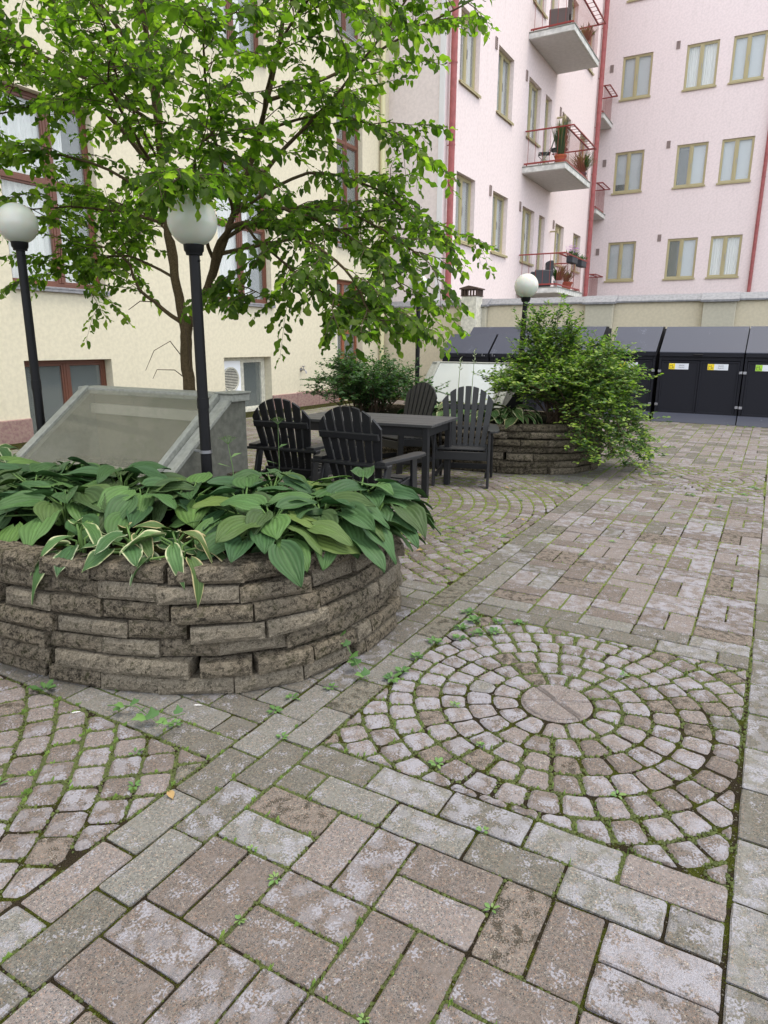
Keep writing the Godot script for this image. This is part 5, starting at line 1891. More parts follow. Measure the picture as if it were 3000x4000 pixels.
func pink_house() -> void:
	rng.seed = 12
	var t := thing("apartment_building", "pink rendered apartment building with olive window frames and red railed balconies", "building")
	var XA := -8.2
	var H := 19.0
	var WA := Transform3D(Basis(Vector3(0, 0, -1), Vector3.UP, Vector3(1, 0, 0)), Vector3(XA, 0, 0))
	var BB := 35.2
	var WB := Transform3D(Basis.IDENTITY, Vector3(0, 0, -BB))
	var BE := 17.55
	var WE := Transform3D(Basis.IDENTITY, Vector3(0, 0, -BE))
	# wing with the balconies
	var ha := []
	var rows := [4.30, 8.24, 12.18]
	for y in rows:
		ha.append([18.4, y, 1.35, 1.75])
		ha.append([21.18, y, 1.35, 1.75])
		ha.append([24.02, y, 1.35, 1.78])
		ha.append([25.9, y - 0.80, 0.76, 2.58])
		ha.append([28.05, y + 0.3, 1.25, 1.5])
		ha.append([30.8, y + 0.3, 1.25, 1.5])
	obj("balcony_wing_wall", wall_mesh(BE, 33.3, -0.3, H, ha, 0.30), M.pink, t, WA)
	var fills := [["blind", "blind"], ["blind", "blind"], ["sheer", "curtain"], ["curtain", "blind"], ["blind", "curtain"], ["curtain", "curtain"]]
	for i in rows.size():
		var y: float = rows[i]
		window(t, WA, 18.4, y, 1.35, 1.75, 0.2, M.olive, [0.5, 0.5], fills[i * 2 % 6], M.olive)
		window(t, WA, 21.18, y, 1.35, 1.75, 0.2, M.olive, [0.5, 0.5], ["blind", "blind"], M.olive)
		window(t, WA, 24.02, y, 1.35, 1.78, 0.2, M.olive, [0.5, 0.5], ["curtain", "curtain"], M.olive)
		window(t, WA, 25.9, y - 0.80, 0.76, 2.58, 0.2, M.olive, [1.0], ["curtain"], null)
		window(t, WA, 28.05, y + 0.3, 1.25, 1.5, 0.2, M.olive, [0.5, 0.5], ["curtain", "curtain"], M.olive)
		window(t, WA, 30.8, y + 0.3, 1.25, 1.5, 0.2, M.olive, [0.5, 0.5], ["blind", "blind"], M.olive)
		for b in [20.85, 23.65, 27.68]:
			vent(t, WA, b, y + 1.55)
		# lamp bracket by the balcony
		var bk := MB.new()
		bk.box(Vector3(27.3, y + 1.35, 0.02), Vector3(27.36, y + 1.40, 0.32), 0.004)
		bk.box(Vector3(27.27, y + 1.30, 0.30), Vector3(27.40, y + 1.45, 0.34), 0.004)
		obj("wall_bracket", bk, M.olive, t, WA)
		balcony(t, WA, 23.76, 27.1, y - 1.20 if i > 0 else y - 1.12, 1.46, true)
	# end wall towards the yard
	obj("end_wall", wall_mesh(-9.9, XA, -0.3, H, [], 0.3), M.pinkside, t, WE)
	var tr := MB.new()
	tr.box(Vector3(XA - 0.16, -0.1, -BE + 0.001), Vector3(XA - 0.005, H, -BE + 0.03), 0.004)
	obj("corner_strip", tr, M.plastic, t)
	closed_block(t, "wing_roof", Vector3(-17, -0.3, -33.3), Vector3(XA, H, -BE - 0.004), M.pink)
	# set-back corner with the second stack of balconies
	obj("recess_wall", wall_mesh(33.3, BB, -0.3, H, [], 0.3), M.pinkside, t, WA * Transform3D(Basis.IDENTITY, Vector3(0, 0, -1.2)))
	for y in [3.35, 7.25, 11.15]:
		balcony(t, WA * Transform3D(Basis.IDENTITY, Vector3(0, 0, -1.2)), 33.38, BB - 0.04, y, 1.48, true)
	# rear wing
	var hb := []
	var sf := 1.0732
	var bx := [[-7.67, 1.28], [-5.01, 1.28], [-3.20, 1.26], [-0.6, 1.28], [1.3, 1.28]]
	var br := [[4.45, 1.74], [8.36, 1.74], [12.28, 1.74], [16.2, 1.74]]
	for y in br:
		for x in bx:
			hb.append([x[0], y[0], x[1], y[1]])
	obj("rear_wing_wall", wall_mesh(-9.6, 9.0, -0.3, 21.0, hb, 0.16), M.pink, t, WB)
	closed_block(t, "rear_roof", Vector3(-12, -0.3, -BB - 10), Vector3(9.0, 21.0, -BB - 0.001), M.pink, false)
	var fb := [["sheer", "dark"], ["curtain", "curtain"], ["dark", "blind"], ["blind", "blind"], ["blind", "blind"], ["curtain", "curtain"], ["dark", "dark"], ["curtain", "half"], ["blind", "blind"], ["blind", "blind"], ["half", "blind"], ["blind", "blind"], ["blind", "blind"], ["blind", "blind"], ["dark", "blind"]]
	for i in br.size():
		for j in bx.size():
			window(t, WB, bx[j][0], br[i][0], bx[j][1], br[i][1], 0.12, M.olive, [0.47, 0.53], fb[rng.randi() % fb.size()], M.olive, 0.0, 0.062)
		for x in [-5.46]:
			vent(t, WB, x, br[i][0] + 1.66)
		vent(t, WB, -8.22, br[i][0] + 1.2)
	pipe(t, Vector3(-1.42, 2.0, -BB + 0.12), Vector3(-1.42, 21, -BB + 0.12), 0.075, M.pipe_red, Vector3(0, 0, 1))
	pipe(t, Vector3(XA + 0.14, 2.0, -17.72), Vector3(XA + 0.14, H, -17.72), 0.085, M.pipe_red, Vector3(1, 0, 0))
	pipe(t, Vector3(XA + 0.14, 2.4, -33.1), Vector3(XA + 0.14, H, -33.1), 0.10, M.pipe_red, Vector3(1, 0, 0))

func boundary() -> void:
	var BW := 17.3
	var t := thing("boundary_wall", "cream rendered boundary wall with grey sheet coping behind the waste shelters", "wall")
	var Z := -BW
	var wm := MB.new()
	wm.box(Vector3(-9.845, -0.2, Z - 0.24), Vector3(9, 2.46, Z))
	obj("wall", wm, M.cream2, t)
	var xs := [[-7.36, 0.62], [-4.16, 0.62], [-1.56, 0.62], [1.9, 0.62], [5.2, 0.62]]
	for x in xs:
		var pm := MB.new()
		pm.box(Vector3(x[0], -0.2, Z), Vector3(x[0] + 0.66, 2.43, Z + 0.16), 0.01)
		obj("pilaster", pm, M.pilaster, t)
	# coping: low slope, stepping out over the pilasters
	var cuts := [-9.845]
	for x in xs:
		cuts.append(x[0] - 0.05); cuts.append(x[0] + 0.71)
	cuts.append(9.0)
	for k in cuts.size() - 1:
		var out := Z + (0.07 if k % 2 == 0 else 0.24)
		var lift := 0.0 if k % 2 == 0 else 0.012
		var cm := MB.new()
		var poly := PackedVector2Array([Vector2(-Z + 0.30, 2.465), Vector2(-out, 2.465 - (0.02 if k % 2 == 0 else 0.05)), Vector2(-out, 2.50 + lift - (0.02 if k % 2 == 0 else 0.05)), Vector2(-Z + 0.12, 2.62 + lift), Vector2(-Z + 0.30, 2.56 + lift)])
		cm.plate(poly, cuts[k], cuts[k + 1], Transform3D(Basis(Vector3(0, 0, -1), Vector3.UP, Vector3(1, 0, 0)), Vector3.ZERO))
		obj("coping", cm, M.coping, t)
	var c := thing("vent_shaft", "square white rendered vent shaft with rusty perforated metal cap by the boundary wall", "vent shaft", V(-7.02, 0, 16.95))
	var sm := MB.new()
	sm.box(Vector3(-0.21, -0.1, -0.2), Vector3(0.21, 2.66, 0.2), 0.01)
	obj("shaft", sm, M.white_paint, c)
	var km := MB.new()
	km.box(Vector3(-0.23, 2.662, -0.22), Vector3(0.23, 2.68, 0.22), 0.003)
	for k in 6:
		for s in [-1, 1]:
			km.box(Vector3(-0.22 + k * 0.08, 2.68, s * 0.20 - 0.01), Vector3(-0.18 + k * 0.08, 2.83, s * 0.20 + 0.01), 0.002)
			km.box(Vector3(s * 0.21 - 0.01, 2.68, -0.20 + k * 0.072), Vector3(s * 0.21 + 0.01, 2.83, -0.165 + k * 0.072), 0.002)
	km.plate(PackedVector2Array([Vector2(-0.26, 2.83), Vector2(0.26, 2.83), Vector2(0.25, 2.86), Vector2(0, 2.92), Vector2(-0.25, 2.86)]), -0.25, 0.25)
	obj("metal_cap", km, M.brown_metal, c)

# ---------------------------------------------------------------- waste shelters
func text_on(parent: Node, s: String, h: float, at: Vector3, m: Material) -> void:
	var tm := TextMesh.new()
	tm.text = s
	var f := SystemFont.new()
	f.font_names = PackedStringArray(["Droid Sans"])
	tm.font = f
	tm.font_size = 32
	tm.pixel_size = h / 24.0
	tm.depth = 0.002
	put("lettering", tm, m, parent, Transform3D(Basis.IDENTITY, at))

func shelter(x0: float, x1: float, b0: float, yf: float, yb: float, depth: float, doors: int, sign_mat: Material, label: String, words := true, skirt := true, bolts := false) -> void:
	var w := x1 - x0
	var t := thing("waste_shelter", label, "waste shelter", V(x0, 0, b0), 0.0, "dark metal waste shelters in a row")
	var d := depth
	var s := 0.24          # fraction of depth before the lid's front lip
	var bm := MB.new()
	for q in [0.0, w - 0.03]:
		var poly := PackedVector2Array([Vector2(0.02, 0.06), Vector2(d, 0.06), Vector2(d, yb - 0.03), Vector2(d - 0.22, yb - 0.03), Vector2(0.02, yf - 0.08)])
		bm.plate(poly, 0, 0.03, Transform3D(Basis(Vector3(0, 0, -1), Vector3.UP, Vector3(1, 0, 0)), Vector3(q, 0, 0)))
	bm.box(Vector3(0.03, 0.06, -d), Vector3(w - 0.03, yb - 0.03, -d + 0.03))
	bm.box(Vector3(0.03, 0.06, -d + 0.03), Vector3(w - 0.03, 0.1, -0.02))
	bm.box(Vector3(0.0, 0.06, -0.02), Vector3(0.05, yf - 0.09, 0.01), 0.004)
	bm.box(Vector3(w - 0.05, 0.06, -0.02), Vector3(w, yf - 0.09, 0.01), 0.004)
	bm.box(Vector3(0.05, yf - 0.16, -0.02), Vector3(w - 0.05, yf - 0.09, 0.008), 0.004)
	obj("body", bm, M.bin, t)
	# lid: sloping sheet with a front lip and closed ends
	var run := d - 0.15
	var poly := PackedVector2Array([Vector2(-0.045, yf - 0.085), Vector2(-0.045, yf), Vector2(run * 0.62, yb), Vector2(run * 0.62 + 0.32, yb + 0.004), Vector2(run * 0.62 + 0.32, yb - 0.07)])
	var lm := MB.new()
	lm.plate(poly, 0.006, w - 0.006, Transform3D(Basis(Vector3(0, 0, -1), Vector3.UP, Vector3(1, 0, 0)), Vector3.ZERO))
	var lid := obj("lid_sides", lm, M.bin, t)
	var n := Vector3(0, run * 0.62 + 0.045, yb - yf).normalized()
	var tm := MB.new()
	var e := 0.003
	tm.quado(Vector3(0.0, yf, 0.045) + n * e, Vector3(w, yf, 0.045) + n * e, Vector3(w, yb, -run * 0.62) + n * e, Vector3(0, yb, -run * 0.62) + n * e, n)
	tm.quado(Vector3(0.0, yf, 0.045) + n * e, Vector3(w, yf, 0.045) + n * e, Vector3(w, yf - 0.012, 0.049), Vector3(0, yf - 0.012, 0.049), Vector3(0, 0, 1))
	tm.quado(Vector3(0, yb, -run * 0.62) + n * e, Vector3(w, yb, -run * 0.62) + n * e, Vector3(w, yb + 0.007, -run * 0.62 - 0.32), Vector3(0, yb + 0.007, -run * 0.62 - 0.32), Vector3.UP)
	obj("lid", tm, M.bin_lid, t)
	var hm := MB.new()
	hm.tube([Vector3(w * 0.42, yf - 0.05, 0.045), Vector3(w * 0.42, yf - 0.05, 0.085), Vector3(w * 0.52, yf - 0.05, 0.085), Vector3(w * 0.52, yf - 0.05, 0.045)], [0.011, 0.011, 0.011, 0.011], 8)
	obj("lid_handle", hm, M.black_metal, t)
	var dw := (w - 0.10) / doors
	for k in doors:
		var dx := 0.05 + k * dw
		var dm := MB.new()
		dm.box(Vector3(dx + 0.008, 0.17, -0.018), Vector3(dx + dw - 0.008, yf - 0.17, 0.004))
		for q in [[dx + 0.004, 0.165, 0.035, yf - 0.17 - 0.165], [dx + dw - 0.039, 0.165, 0.035, yf - 0.17 - 0.165]]:
			dm.box(Vector3(q[0], q[1], -0.01), Vector3(q[0] + q[2], q[1] + q[3], 0.018), 0.004)
		dm.box(Vector3(dx + 0.039, 0.165, -0.01), Vector3(dx + dw - 0.039, 0.21, 0.017), 0.004)
		dm.box(Vector3(dx + 0.039, yf - 0.205, -0.01), Vector3(dx + dw - 0.039, yf - 0.17, 0.017), 0.004)
		var door := obj("door", dm, M.bin, t)
		if sign_mat:
			var sx := dx + dw * 0.20
			var sy := yf - 0.335
			var sm := MB.new()
			sm.box(Vector3(sx, sy, 0.005), Vector3(sx + 0.36, sy + 0.115, 0.0095), 0.003)
			obj("label", sm, M.label, door)
			var cm := MB.new()
			cm.box(Vector3(sx + 0.002, sy + 0.002, 0.0098), Vector3(sx + 0.115, sy + 0.113, 0.0115), 0.001)
			obj("label_field", cm, sign_mat, door)
			var im := MB.new()   # container outline and a little loop
			for q in [[Vector3(0.02, 0.02, 0), Vector3(0.02, 0.085, 0)], [Vector3(0.02, 0.085, 0), Vector3(0.035, 0.065, 0)], [Vector3(0.035, 0.065, 0), Vector3(0.05, 0.065, 0)], [Vector3(0.05, 0.065, 0), Vector3(0.066, 0.09, 0)], [Vector3(0.066, 0.09, 0), Vector3(0.066, 0.02, 0)], [Vector3(0.066, 0.02, 0), Vector3(0.02, 0.02, 0)]]:
				im.bar(q[0] + Vector3(sx, sy, 0.012), q[1] + Vector3(sx, sy, 0.012), 0.005, 0.002, 0.0, Vector3.BACK)
			var lp := []
			var lr := []
			for i in 10:
				lp.append(Vector3(sx + 0.09 + cos(0.5 + i * 0.6) * 0.013, sy + 0.036 + sin(0.5 + i * 0.6) * 0.013, 0.012))
				lr.append(0.003)
			im.tube(lp, lr, 5)
			obj("label_symbol", im, M.ink, door)
			if words:
				text_on(door, "MUOVI", 0.022, Vector3(sx + 0.235, sy + 0.078, 0.0105), M.ink)
				text_on(door, "PLASTIC", 0.022, Vector3(sx + 0.235, sy + 0.038, 0.0105), M.ink)
	var gm := MB.new()
	for y in [0.30, yf - 0.4]:
		gm.box(Vector3(w - 0.055, y, 0.011), Vector3(w + 0.005, y + 0.05, 0.035), 0.004)
		gm.box(Vector3(-0.005, y, 0.011), Vector3(0.055, y + 0.05, 0.035), 0.004)
	obj("hinge", gm, M.steel if not bolts else M.black_metal, t)
	if bolts:
		var km := MB.new()
		for x in [0.06, w - 0.12]:
			for k in 3:
				km.lathe([Vector2(0.0, 0.012), Vector2(0.009, 0.009), Vector2(0.011, 0.0)], 8, Transform3D(Basis(Vector3.RIGHT, PI / 2), Vector3(x + (k % 2) * 0.045, yf - 0.05 + (k / 2) * 0.03, 0.046)))
		obj("bolt", km, M.steel, t).set_meta("kind", "stuff")
	if skirt:
		var pm := MB.new()
		pm.quado(Vector3(0.0, 0.17, 0.02), Vector3(w, 0.17, 0.02), Vector3(w, 0.004, 0.20), Vector3(0, 0.004, 0.20), Vector3(0, 1, 1))
		pm.quado(Vector3(0.0, 0.16, 0.018), Vector3(w, 0.16, 0.018), Vector3(w, 0.0, 0.195), Vector3(0, 0.0, 0.195), Vector3(0, -1, -1))
		obj("ramp", pm, M.bin_lid, t)

func shelters() -> void:
	rng.seed = 21
	shelter(-2.02, -0.52, 14.7, 1.355, 1.845, 1.2, 2, M.yellow, "dark waste shelter with two doors carrying yellow and white plastic labels")
	shelter(-0.50, 1.0, 14.66, 1.355, 1.845, 1.2, 2, M.lime, "dark waste shelter with green and white labels, right of the plastic one", false)
	shelter(1.06, 2.5, 14.55, 1.355, 1.845, 1.2, 2, M.lime, "dark waste shelter farthest right, mostly out of view", false)
	shelter(-3.0, -2.10, 14.76, 1.36, 1.85, 1.2, 1, M.yellow, "narrow dark waste shelter half hidden behind the yellow-green shrub", false)
	shelter(-4.86, -3.32, 15.1, 1.36, 1.87, 1.2, 2, null, "dark waste shelter in the back row, behind the lamp post", false)
	shelter(-6.45, -4.92, 15.1, 1.36, 1.87, 1.2, 2, null, "dark waste shelter at the back, left end of the rear row", false)
	shelter(-6.15, -5.12, 13.35, 1.30, 1.68, 0.85, 1, null, "dark waste shelter with bolted lid, left of the front pair", false, false, true)
	shelter(-5.08, -4.05, 13.35, 1.30, 1.68, 0.85, 1, null, "dark waste shelter with bolted lid, right of the front pair", false, false, true)

# ---------------------------------------------------------------- garden furniture
func slat_outline(x0: float, x1: float, y0: float, y1: float, tilt: float, arch: Callable) -> PackedVector2Array:
	# a fan slat: narrow at the bottom, its top cut to the arch
	var p := PackedVector2Array()
	p.append(Vector2(x0, y0))
	p.append(Vector2(x1, y0))
	var a := x1 + tilt * (y1 - y0) + 0.009
	var b := x0 + tilt * (y1 - y0) - 0.009
	for k in 5:
		var x := lerpf(a, b, k / 4.0)
		p.append(Vector2(x, arch.call(x)))
	return p

func chair(a: float, b: float, turn: float, label: String) -> Node3D:
	var t := thing("garden_chair", label, "garden chair", V(a, 0, b), turn, "black slatted garden chairs round the table")
	t.scale = Vector3.ONE * 0.955
	# local: x across, y up, z forward
	var slope := Basis(Vector3.RIGHT, -0.27)       # back leans away from the seat
	var bx := Transform3D(slope, Vector3(0, 0.36, -0.17))
	var arch := func(x: float) -> float: return 0.745 - 1.45 * x * x - 6.0 * pow(absf(x), 4.0)
	for k in 7:
		var c := (k - 3) * 0.064
		var mb := MB.new()
		mb.plate(slat_outline(c - 0.0245, c + 0.0245, -0.04, 0.70, (k - 3) * 0.034, arch), -0.011, 0.011, bx)
		obj("back_slat", mb, M.black_wood, t)
	var rm := MB.new()
	rm.box(Vector3(-0.285, 0.475, -0.042), Vector3(0.285, 0.535, -0.012), 0.006, bx)
	obj("upper_back_rail", rm, M.black_wood, t)
	rm = MB.new()
	rm.box(Vector3(-0.37, 0.595, -0.345), Vector3(0.37, 0.62, -0.255), 0.006)
	obj("lower_back_rail", rm, M.black_wood, t)
	rm = MB.new()
	rm.box(Vector3(-0.25, 0.0, -0.04), Vector3(0.25, 0.07, -0.012), 0.005, bx)
	obj("bottom_back_rail", rm, M.black_wood, t)
	for k in 6:
		var z := 0.235 - k * 0.076
		var y := 0.425 - (0.235 - z) * 0.12 - (0.012 if k == 0 else 0.0)
		var mb := MB.new()
		mb.box(Vector3(-0.265, y, z - 0.035), Vector3(0.265, y + 0.02, z + 0.035), 0.004)
		obj("seat_slat", mb, M.black_wood, t)
	for s in [-1.0, 1.0]:
		var am := MB.new()
		# arm, widening forward with a rounded tip
		var poly := PackedVector2Array()
		for q in [[0.26, -0.34], [0.345, -0.34], [0.385, -0.05], [0.41, 0.20], [0.40, 0.29], [0.365, 0.335], [0.315, 0.335], [0.285, 0.29], [0.275, 0.10]]:
			poly.append(Vector2(s * q[0], q[1]))
		am.slab(poly, 0.622, 0.646, 0.004)
		obj("arm", am, M.black_wood, t)
		var fm := MB.new()
		fm.bar(Vector3(s * 0.305, 0, 0.265), Vector3(s * 0.305, 0.622, 0.235), 0.028, 0.085, 0.004, Vector3(0, 0, 1))
		obj("leg", fm, M.black_wood, t)
		var bm := MB.new()
		bm.bar(Vector3(s * 0.305, 0, -0.385), Vector3(s * 0.305, 0.622, -0.20), 0.028, 0.085, 0.004, Vector3(0, 0, 1))
		obj("leg", bm, M.black_wood, t)
		var sm := MB.new()
		sm.bar(Vector3(s * 0.277, 0.385, 0.26), Vector3(s * 0.277, 0.325, -0.30), 0.026, 0.085, 0.004)
		obj("seat_rail", sm, M.black_wood, t)
		var wm := MB.new()
		wm.bar(Vector3(s * 0.277, 0.13, 0.24), Vector3(s * 0.277, 0.13, -0.33), 0.022, 0.06, 0.004)
		obj("stretcher", wm, M.black_wood, t)
	var pm := MB.new()
	pm.box(Vector3(-0.29, 0.305, 0.262), Vector3(0.29, 0.40, 0.286), 0.004)
	obj("apron", pm, M.black_wood, t)
	var lm := MB.new()
	lm.box(Vector3(-0.265, 0.11, -0.30), Vector3(0.265, 0.175, -0.276), 0.004)
	obj("stretcher", lm, M.black_wood, t)
	return t

func table() -> void:
	rng.seed = 31
	var t := thing("garden_table", "black weathered plank table between the four slatted chairs", "table", V(-3.61, 0, 6.19), deg_to_rad(6.5))
	var L := 1.56
	var W := 0.86
	var h := 0.73
	var n := 8
	for k in n:
		var z0 := -W / 2 + W * k / n
		var mb := MB.new()
		mb.box(Vector3(-L / 2 + rr(0, 0.004), h - 0.028, z0 + 0.002), Vector3(L / 2 - rr(0, 0.004), h + rr(-0.001, 0.001), z0 + W / n - 0.003), 0.003)
		obj("plank", mb, M.table_wood, t)
	for s in [-1.0, 1.0]:
		for e in [-1.0, 1.0]:
			var mb := MB.new()
			mb.box(Vector3(s * (L / 2 - 0.085) - 0.031, 0, e * (W / 2 - 0.075) - 0.031), Vector3(s * (L / 2 - 0.085) + 0.031, h - 0.03, e * (W / 2 - 0.075) + 0.031), 0.004)
			obj("leg", mb, M.black_wood, t)
		var am := MB.new()
		am.box(Vector3(-L / 2 + 0.12, h - 0.125, s * (W / 2 - 0.075) - 0.012), Vector3(L / 2 - 0.12, h - 0.03, s * (W / 2 - 0.075) + 0.012), 0.003)
		obj("apron", am, M.black_wood, t)
		var bm := MB.new()
		bm.box(Vector3(s * (L / 2 - 0.085) - 0.012, h - 0.125, -W / 2 + 0.11), Vector3(s * (L / 2 - 0.085) + 0.012, h - 0.03, W / 2 - 0.11), 0.003)
		obj("apron", bm, M.black_wood, t)

# ---------------------------------------------------------------- things on the balconies
func pot(called: String, label: String, cat: String, at: Vector3, r: float, h: float, m: Material, leaves: int, len: float, upr: float, pal: Array, flowers := 0, group := "") -> void:
	var t := thing(called, label, cat, at, 0.0, group)
	var pm := MB.new()
	pm.lathe([Vector2(0, 0), Vector2(r * 0.72, 0), Vector2(r * 0.98, h * 0.82), Vector2(r * 1.08, h * 0.83), Vector2(r * 1.08, h), Vector2(r * 0.95, h), Vector2(r * 0.9, h * 0.9), Vector2(0, h * 0.9)], 16)
	obj("pot", pm, m, t)
	greenery(t, Vector3(0, h * 0.9, 0), leaves, len, upr, pal, flowers, Vector3(r * 0.5, 0, r * 0.5))

func greenery(t: Node, at: Vector3, n: int, len: float, upr: float, pal: Array, flowers: int, spread: Vector3) -> void:
	var mb := MB.new()
	for k in n:
		var an := rr(0, TAU)
		var o := at + Vector3(rr(-1, 1) * spread.x, 0, rr(-1, 1) * spread.z)
		var d := Vector3(cos(an), upr * rr(0.6, 1.6), sin(an)).normalized()
		var l := len * rr(0.55, 1.1)
		var w := l * (0.012 if upr > 1.0 and len > 0.8 else 0.03) + 0.004
		var sd := d.cross(Vector3.UP).normalized() * w
		var tip := o + d * l + Vector3.DOWN * l * 0.25 * (1.0 / (0.4 + upr))
		var md := o + d * l * 0.55
		mb.col = pal[rng.randi() % pal.size()]
		mb.trio(o - sd * 0.4, o + sd * 0.4, md + sd, Vector3.UP)
		mb.trio(o - sd * 0.4, md + sd, md - sd, Vector3.UP)
		mb.trio(md - sd, md + sd, tip, Vector3.UP)
	obj("foliage", mb, M.bush, t, Transform3D.IDENTITY, true).set_meta("kind", "stuff")
	if flowers > 0:
		var fm := MB.new()
		for k in flowers:
			var o := at + Vector3(rr(-1, 1) * spread.x * 1.3, rr(0.05, 1.0) * len, rr(-1, 1) * spread.z * 1.3)
			for j in 5:
				var an := TAU * j / 5 + k
				var dd := Vector3(cos(an), 0.35, sin(an)) * 0.045
				var ee := Vector3(cos(an + 0.7), 0.25, sin(an + 0.7)) * 0.045
				fm.trio(o, o + dd, o + ee, Vector3.UP)
		obj("flowers", fm, M.flower, t).set_meta("kind", "stuff")

func balcony_things() -> void:
	rng.seed = 41
	var g0 := [Color(0.06, 0.13, 0.04), Color(0.09, 0.18, 0.05), Color(0.05, 0.10, 0.05)]
	var reed := [Color(0.08, 0.14, 0.07), Color(0.06, 0.11, 0.06), Color(0.20, 0.18, 0.09)]
	var X := -8.2
	# middle balcony: floor at about 7.24
	var y := 7.245
	var t := thing("folding_chair", "dark folding chair with grey crossed legs on the middle balcony", "chair", V(X + 0.55, y, 24.35), deg_to_rad(-70))
	var sm := MB.new()
	sm.box(Vector3(-0.2, 0.44, -0.2), Vector3(0.2, 0.465, 0.2), 0.008)
	obj("seat", sm, M.anthracite, t)
	var bm := MB.new()
	bm.box(Vector3(-0.2, 0.0, -0.012), Vector3(0.2, 0.34, 0.012), 0.01, Transform3D(Basis(Vector3.RIGHT, -0.25), Vector3(0, 0.58, -0.22)))
	obj("backrest", bm, M.anthracite, t)
	for s in [-0.21, 0.21]:
		var lm := MB.new()
		lm.tube([Vector3(s, 0, 0.26), Vector3(s, 0.58, -0.2), Vector3(s, 0.9, -0.3)], [0.013, 0.013, 0.013], 6)
		obj("leg", lm, M.flashing, t)
		lm = MB.new()
		lm.tube([Vector3(s, 0, -0.26), Vector3(s, 0.45, 0.2)], [0.013, 0.013], 6)
		obj("leg", lm, M.flashing, t)
	t = thing("side_table", "small round dark balcony table on thin bent legs", "table", V(X + 0.85, y, 25.0))
	var tm := MB.new()
	tm.lathe([Vector2(0, 0.66), Vector2(0.29, 0.66), Vector2(0.30, 0.68), Vector2(0.29, 0.70), Vector2(0.0, 0.70)], 24)
	obj("tabletop", tm, M.anthracite, t)
	for k in 3:
		var an := TAU * k / 3 + 0.4
		var lm := MB.new()
		lm.tube([Vector3(cos(an) * 0.24, 0.66, sin(an) * 0.24), Vector3(cos(an) * 0.1, 0.35, sin(an) * 0.1), Vector3(cos(an) * 0.27, 0, sin(an) * 0.27)], [0.012, 0.012, 0.012], 6)
		obj("leg", lm, M.anthracite, t)
	pot("potted_grass", "tall reedy grass in a terracotta pot at the middle balcony's near corner", "plant", V(X + 1.15, y, 24.2), 0.19, 0.30, M.terracotta, 260, 1.15, 4.2, reed)
	pot("potted_grass", "drooping reedy grass in a dark pot at the middle balcony's far corner", "plant", V(X + 1.22, y, 26.75), 0.17, 0.26, M.anthracite, 200, 0.95, 1.2, reed)
	# lowest balcony: floor at about 3.38
	y = 3.385
	t = thing("lounge_chair", "dark grey cushioned lounge chair on the lowest balcony", "chair", V(X + 0.62, y, 24.55), deg_to_rad(-60))
	for q in [["seat", Vector3(-0.3, 0.22, -0.3), Vector3(0.3, 0.4, 0.3)], ["backrest", Vector3(-0.3, 0.4, -0.36), Vector3(0.3, 0.92, -0.2)], ["arm", Vector3(-0.38, 0.1, -0.3), Vector3(-0.3, 0.6, 0.3)], ["arm", Vector3(0.3, 0.1, -0.3), Vector3(0.38, 0.6, 0.3)], ["base", Vector3(-0.3, 0.04, -0.3), Vector3(0.3, 0.2, 0.28)]]:
		var mb := MB.new()
		mb.box(q[1], q[2], 0.03)
		obj(q[0], mb, M.anthracite, t)
	pot("potted_plant", "leafy spreading plant in a white pot on the lowest balcony", "plant", V(X + 1.05, y, 25.25), 0.17, 0.3, M.plastic, 110, 0.75, 1.4, g0)
	pot("potted_plant", "sparse plant in a terracotta tub on the lowest balcony", "plant", V(X + 1.0, y, 26.4), 0.24, 0.34, M.terracotta, 70, 0.6, 1.6, g0)
	for q in [[25.15, 24, "dark flower box full of lilac petunias hung on the lowest balcony's rail"], [26.45, 0, "dark flower box of green trailing plants hung on the lowest balcony's rail"]]:
		t = thing("flower_box", q[2], "flower box", V(X + 1.52, 3.18 + 1.06, q[0]))
		var mb := MB.new()
		mb.box(Vector3(-0.11, 0, -0.35), Vector3(0.11, 0.24, 0.35), 0.015)
		obj("box", mb, M.anthracite, t)
		greenery(t, Vector3(0, 0.22, 0), 90, 0.34, 0.9, g0, 70 if q[1] > 0 else 0, Vector3(0.1, 0, 0.32))
	# top balcony: floor at about 11.2
	y = 11.185
	t = thing("wicker_chair", "brown wicker armchair on the top balcony", "chair", V(X + 0.75, y, 24.5), deg_to_rad(-75))
	for q in [["seat", Vector3(-0.32, 0.2, -0.3), Vector3(0.32, 0.44, 0.32)], ["backrest", Vector3(-0.32, 0.44, -0.36), Vector3(0.32, 1.0, -0.24)], ["arm", Vector3(-0.4, 0.06, -0.3), Vector3(-0.32, 0.64, 0.32)], ["arm", Vector3(0.32, 0.06, -0.3), Vector3(0.4, 0.64, 0.32)]]:
		var mb := MB.new()
		mb.box(q[1], q[2], 0.03)
		obj(q[0], mb, M.rattan, t)
	for k in 4:
		var mb := MB.new()
		var sx: float = [-0.36, 0.36][k % 2]
		var sz: float = [-0.26, 0.28][k / 2]
		mb.box(Vector3(sx - 0.025, 0, sz - 0.025), Vector3(sx + 0.025, 0.2, sz + 0.025))
		obj("leg", mb, M.rattan, t)
	pot("potted_plant", "small potted flower at the near corner of the top balcony", "plant", V(X + 1.1, y, 25.3), 0.13, 0.2, M.terracotta, 50, 0.28, 1.6, g0, 6)
	pot("potted_plant", "brown dried bushy plant in a pot on the top balcony", "plant", V(X + 1.12, y, 26.3), 0.18, 0.3, M.terracotta, 120, 0.7, 1.5, [Color(0.22, 0.13, 0.09), Color(0.12, 0.13, 0.06)])

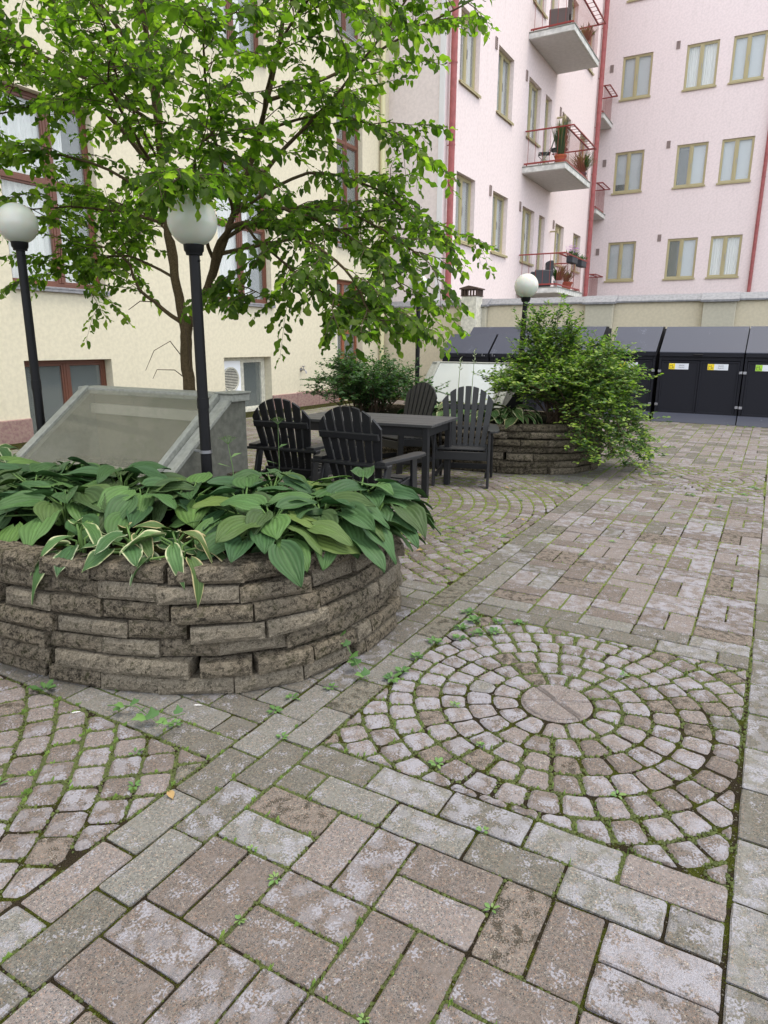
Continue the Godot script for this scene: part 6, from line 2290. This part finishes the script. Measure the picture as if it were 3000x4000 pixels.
# ---------------------------------------------------------------- little things on the ground
func litter() -> void:
	rng.seed = 61
	for q in [[-1.77, 5.55, 0.05, "pale folded dry leaf on the mossy cobbles by the table"], [-1.62, 1.38, 0.045, "curled brown dry leaf on the grey band beside the left court"], [-2.35, 6.75, 0.06, "curled dry leaf by the right-hand chair's leg"], [-1.63, 2.76, 0.04, "reddish brown dead leaf at the planter's foot"], [-2.1, 4.3, 0.05, "tan leaf scrap lying on the cobbles behind the hostas"]]:
		var mb := MB.new()
		var g := []
		for i in 5:
			for j in 5:
				var u := i / 4.0
				var v := j / 4.0 - 0.5
				g.append(Vector3(v * sin(PI * clampf(u, 0.06, 0.97)) * 0.6, 0.10 + absf(v) * 0.25 + 0.12 * sin(u * 4.0), -u))
		mb.sheet(g, 4, 4)
		var o := obj("fallen_leaf", mb, M.dry_leaf, self, Transform3D(Basis(Vector3.UP, rr(0, TAU)).scaled(Vector3.ONE * q[2]), V(q[0], 0.0, q[1])))
		tag(o, q[3], "leaf")
	for q in [[-2.33, 1.57, "white feather lying on the cobbles of the left court"], [-1.93, 1.86, "white feather stuck at the foot of the near planter"], [-2.0, 7.25, "white scrap on the paving near the far shrub"]]:
		var mb := MB.new()
		for k in 14:
			var u := k / 14.0
			for s in [-1.0, 1.0]:
				mb.trio(Vector3(0, 0.006, -u * 0.07), Vector3(0, 0.006, -u * 0.07 - 0.006), Vector3(s * 0.009 * sin(PI * (0.15 + u * 0.8)), rr(0.004, 0.012), -u * 0.07 - 0.012), Vector3.UP)
		var o := obj("feather", mb, M.feather, self, Transform3D(Basis(Vector3.UP, rr(0, TAU)).scaled(Vector3.ONE * 0.55), V(q[0], 0.0, q[1])))
		tag(o, q[2], "feather")

func umbel(a: float, b: float, y: float, h: float, lean: Vector2, label: String) -> void:
	var t := thing("wild_umbel", label, "wildflower", V(a, y, b))
	var sm := MB.new()
	sm.col = Color(0.15, 0.24, 0.09)
	var top := Vector3(lean.x, h, -lean.y)
	sm.tube([Vector3.ZERO, top * 0.5 + Vector3(0.01, 0, 0), top], [0.004, 0.003, 0.002], 5, false)
	var hm := MB.new()
	hm.col = Color(0.33, 0.38, 0.2)
	for k in 13:
		var an := k * 2.4
		var r := 0.06 * sqrt(k / 13.0)
		var e := top + Vector3(cos(an) * r, 0.05 - r * 0.25, sin(an) * r)
		sm.tube([top, e], [0.0012, 0.001], 4, false)
		for j in 7:
			var o := e + Vector3(rr(-1, 1), rr(-0.3, 0.5), rr(-1, 1)) * 0.012
			hm.trio(o, o + Vector3(0.006, 0.002, 0), o + Vector3(0, 0.003, 0.006), Vector3.UP)
	for k in 3:
		var p := top * (0.3 + k * 0.2)
		var d := Vector3(cos(k * 2.5), 0.3, sin(k * 2.5)) * 0.09
		sm.trio(p, p + d + Vector3(0.01, 0.0, 0.01), p + d * 0.6 + Vector3(-0.015, 0.01, 0.01), Vector3.UP)
	obj("stem", sm, M.weed, t, Transform3D.IDENTITY, true)
	obj("umbel", hm, M.weed, t, Transform3D.IDENTITY, true)

func spike(a: float, b: float, y: float, h: float, label: String) -> void:
	var t := thing("hosta_flower_stalk", label, "flower stalk", V(a, y, b))
	var sm := MB.new()
	sm.col = Color(0.22, 0.30, 0.12)
	sm.tube([Vector3.ZERO, Vector3(0.01, h * 0.5, 0), Vector3(0.03, h, 0.0)], [0.005, 0.004, 0.003], 6, false)
	obj("stem", sm, M.weed, t, Transform3D.IDENTITY, true)
	var fm := MB.new()
	fm.col = Color(0.42, 0.45, 0.3)
	for k in 9:
		var p := Vector3(0.028, h * (0.82 + k * 0.024), 0)
		fm.tube([p, p + Vector3(cos(k * 2.4), 0.5, sin(k * 2.4)) * 0.016, p + Vector3(cos(k * 2.4), 0.9, sin(k * 2.4)) * 0.028], [0.003, 0.007, 0.002], 6)
	obj("buds", fm, M.weed, t, Transform3D.IDENTITY, true)
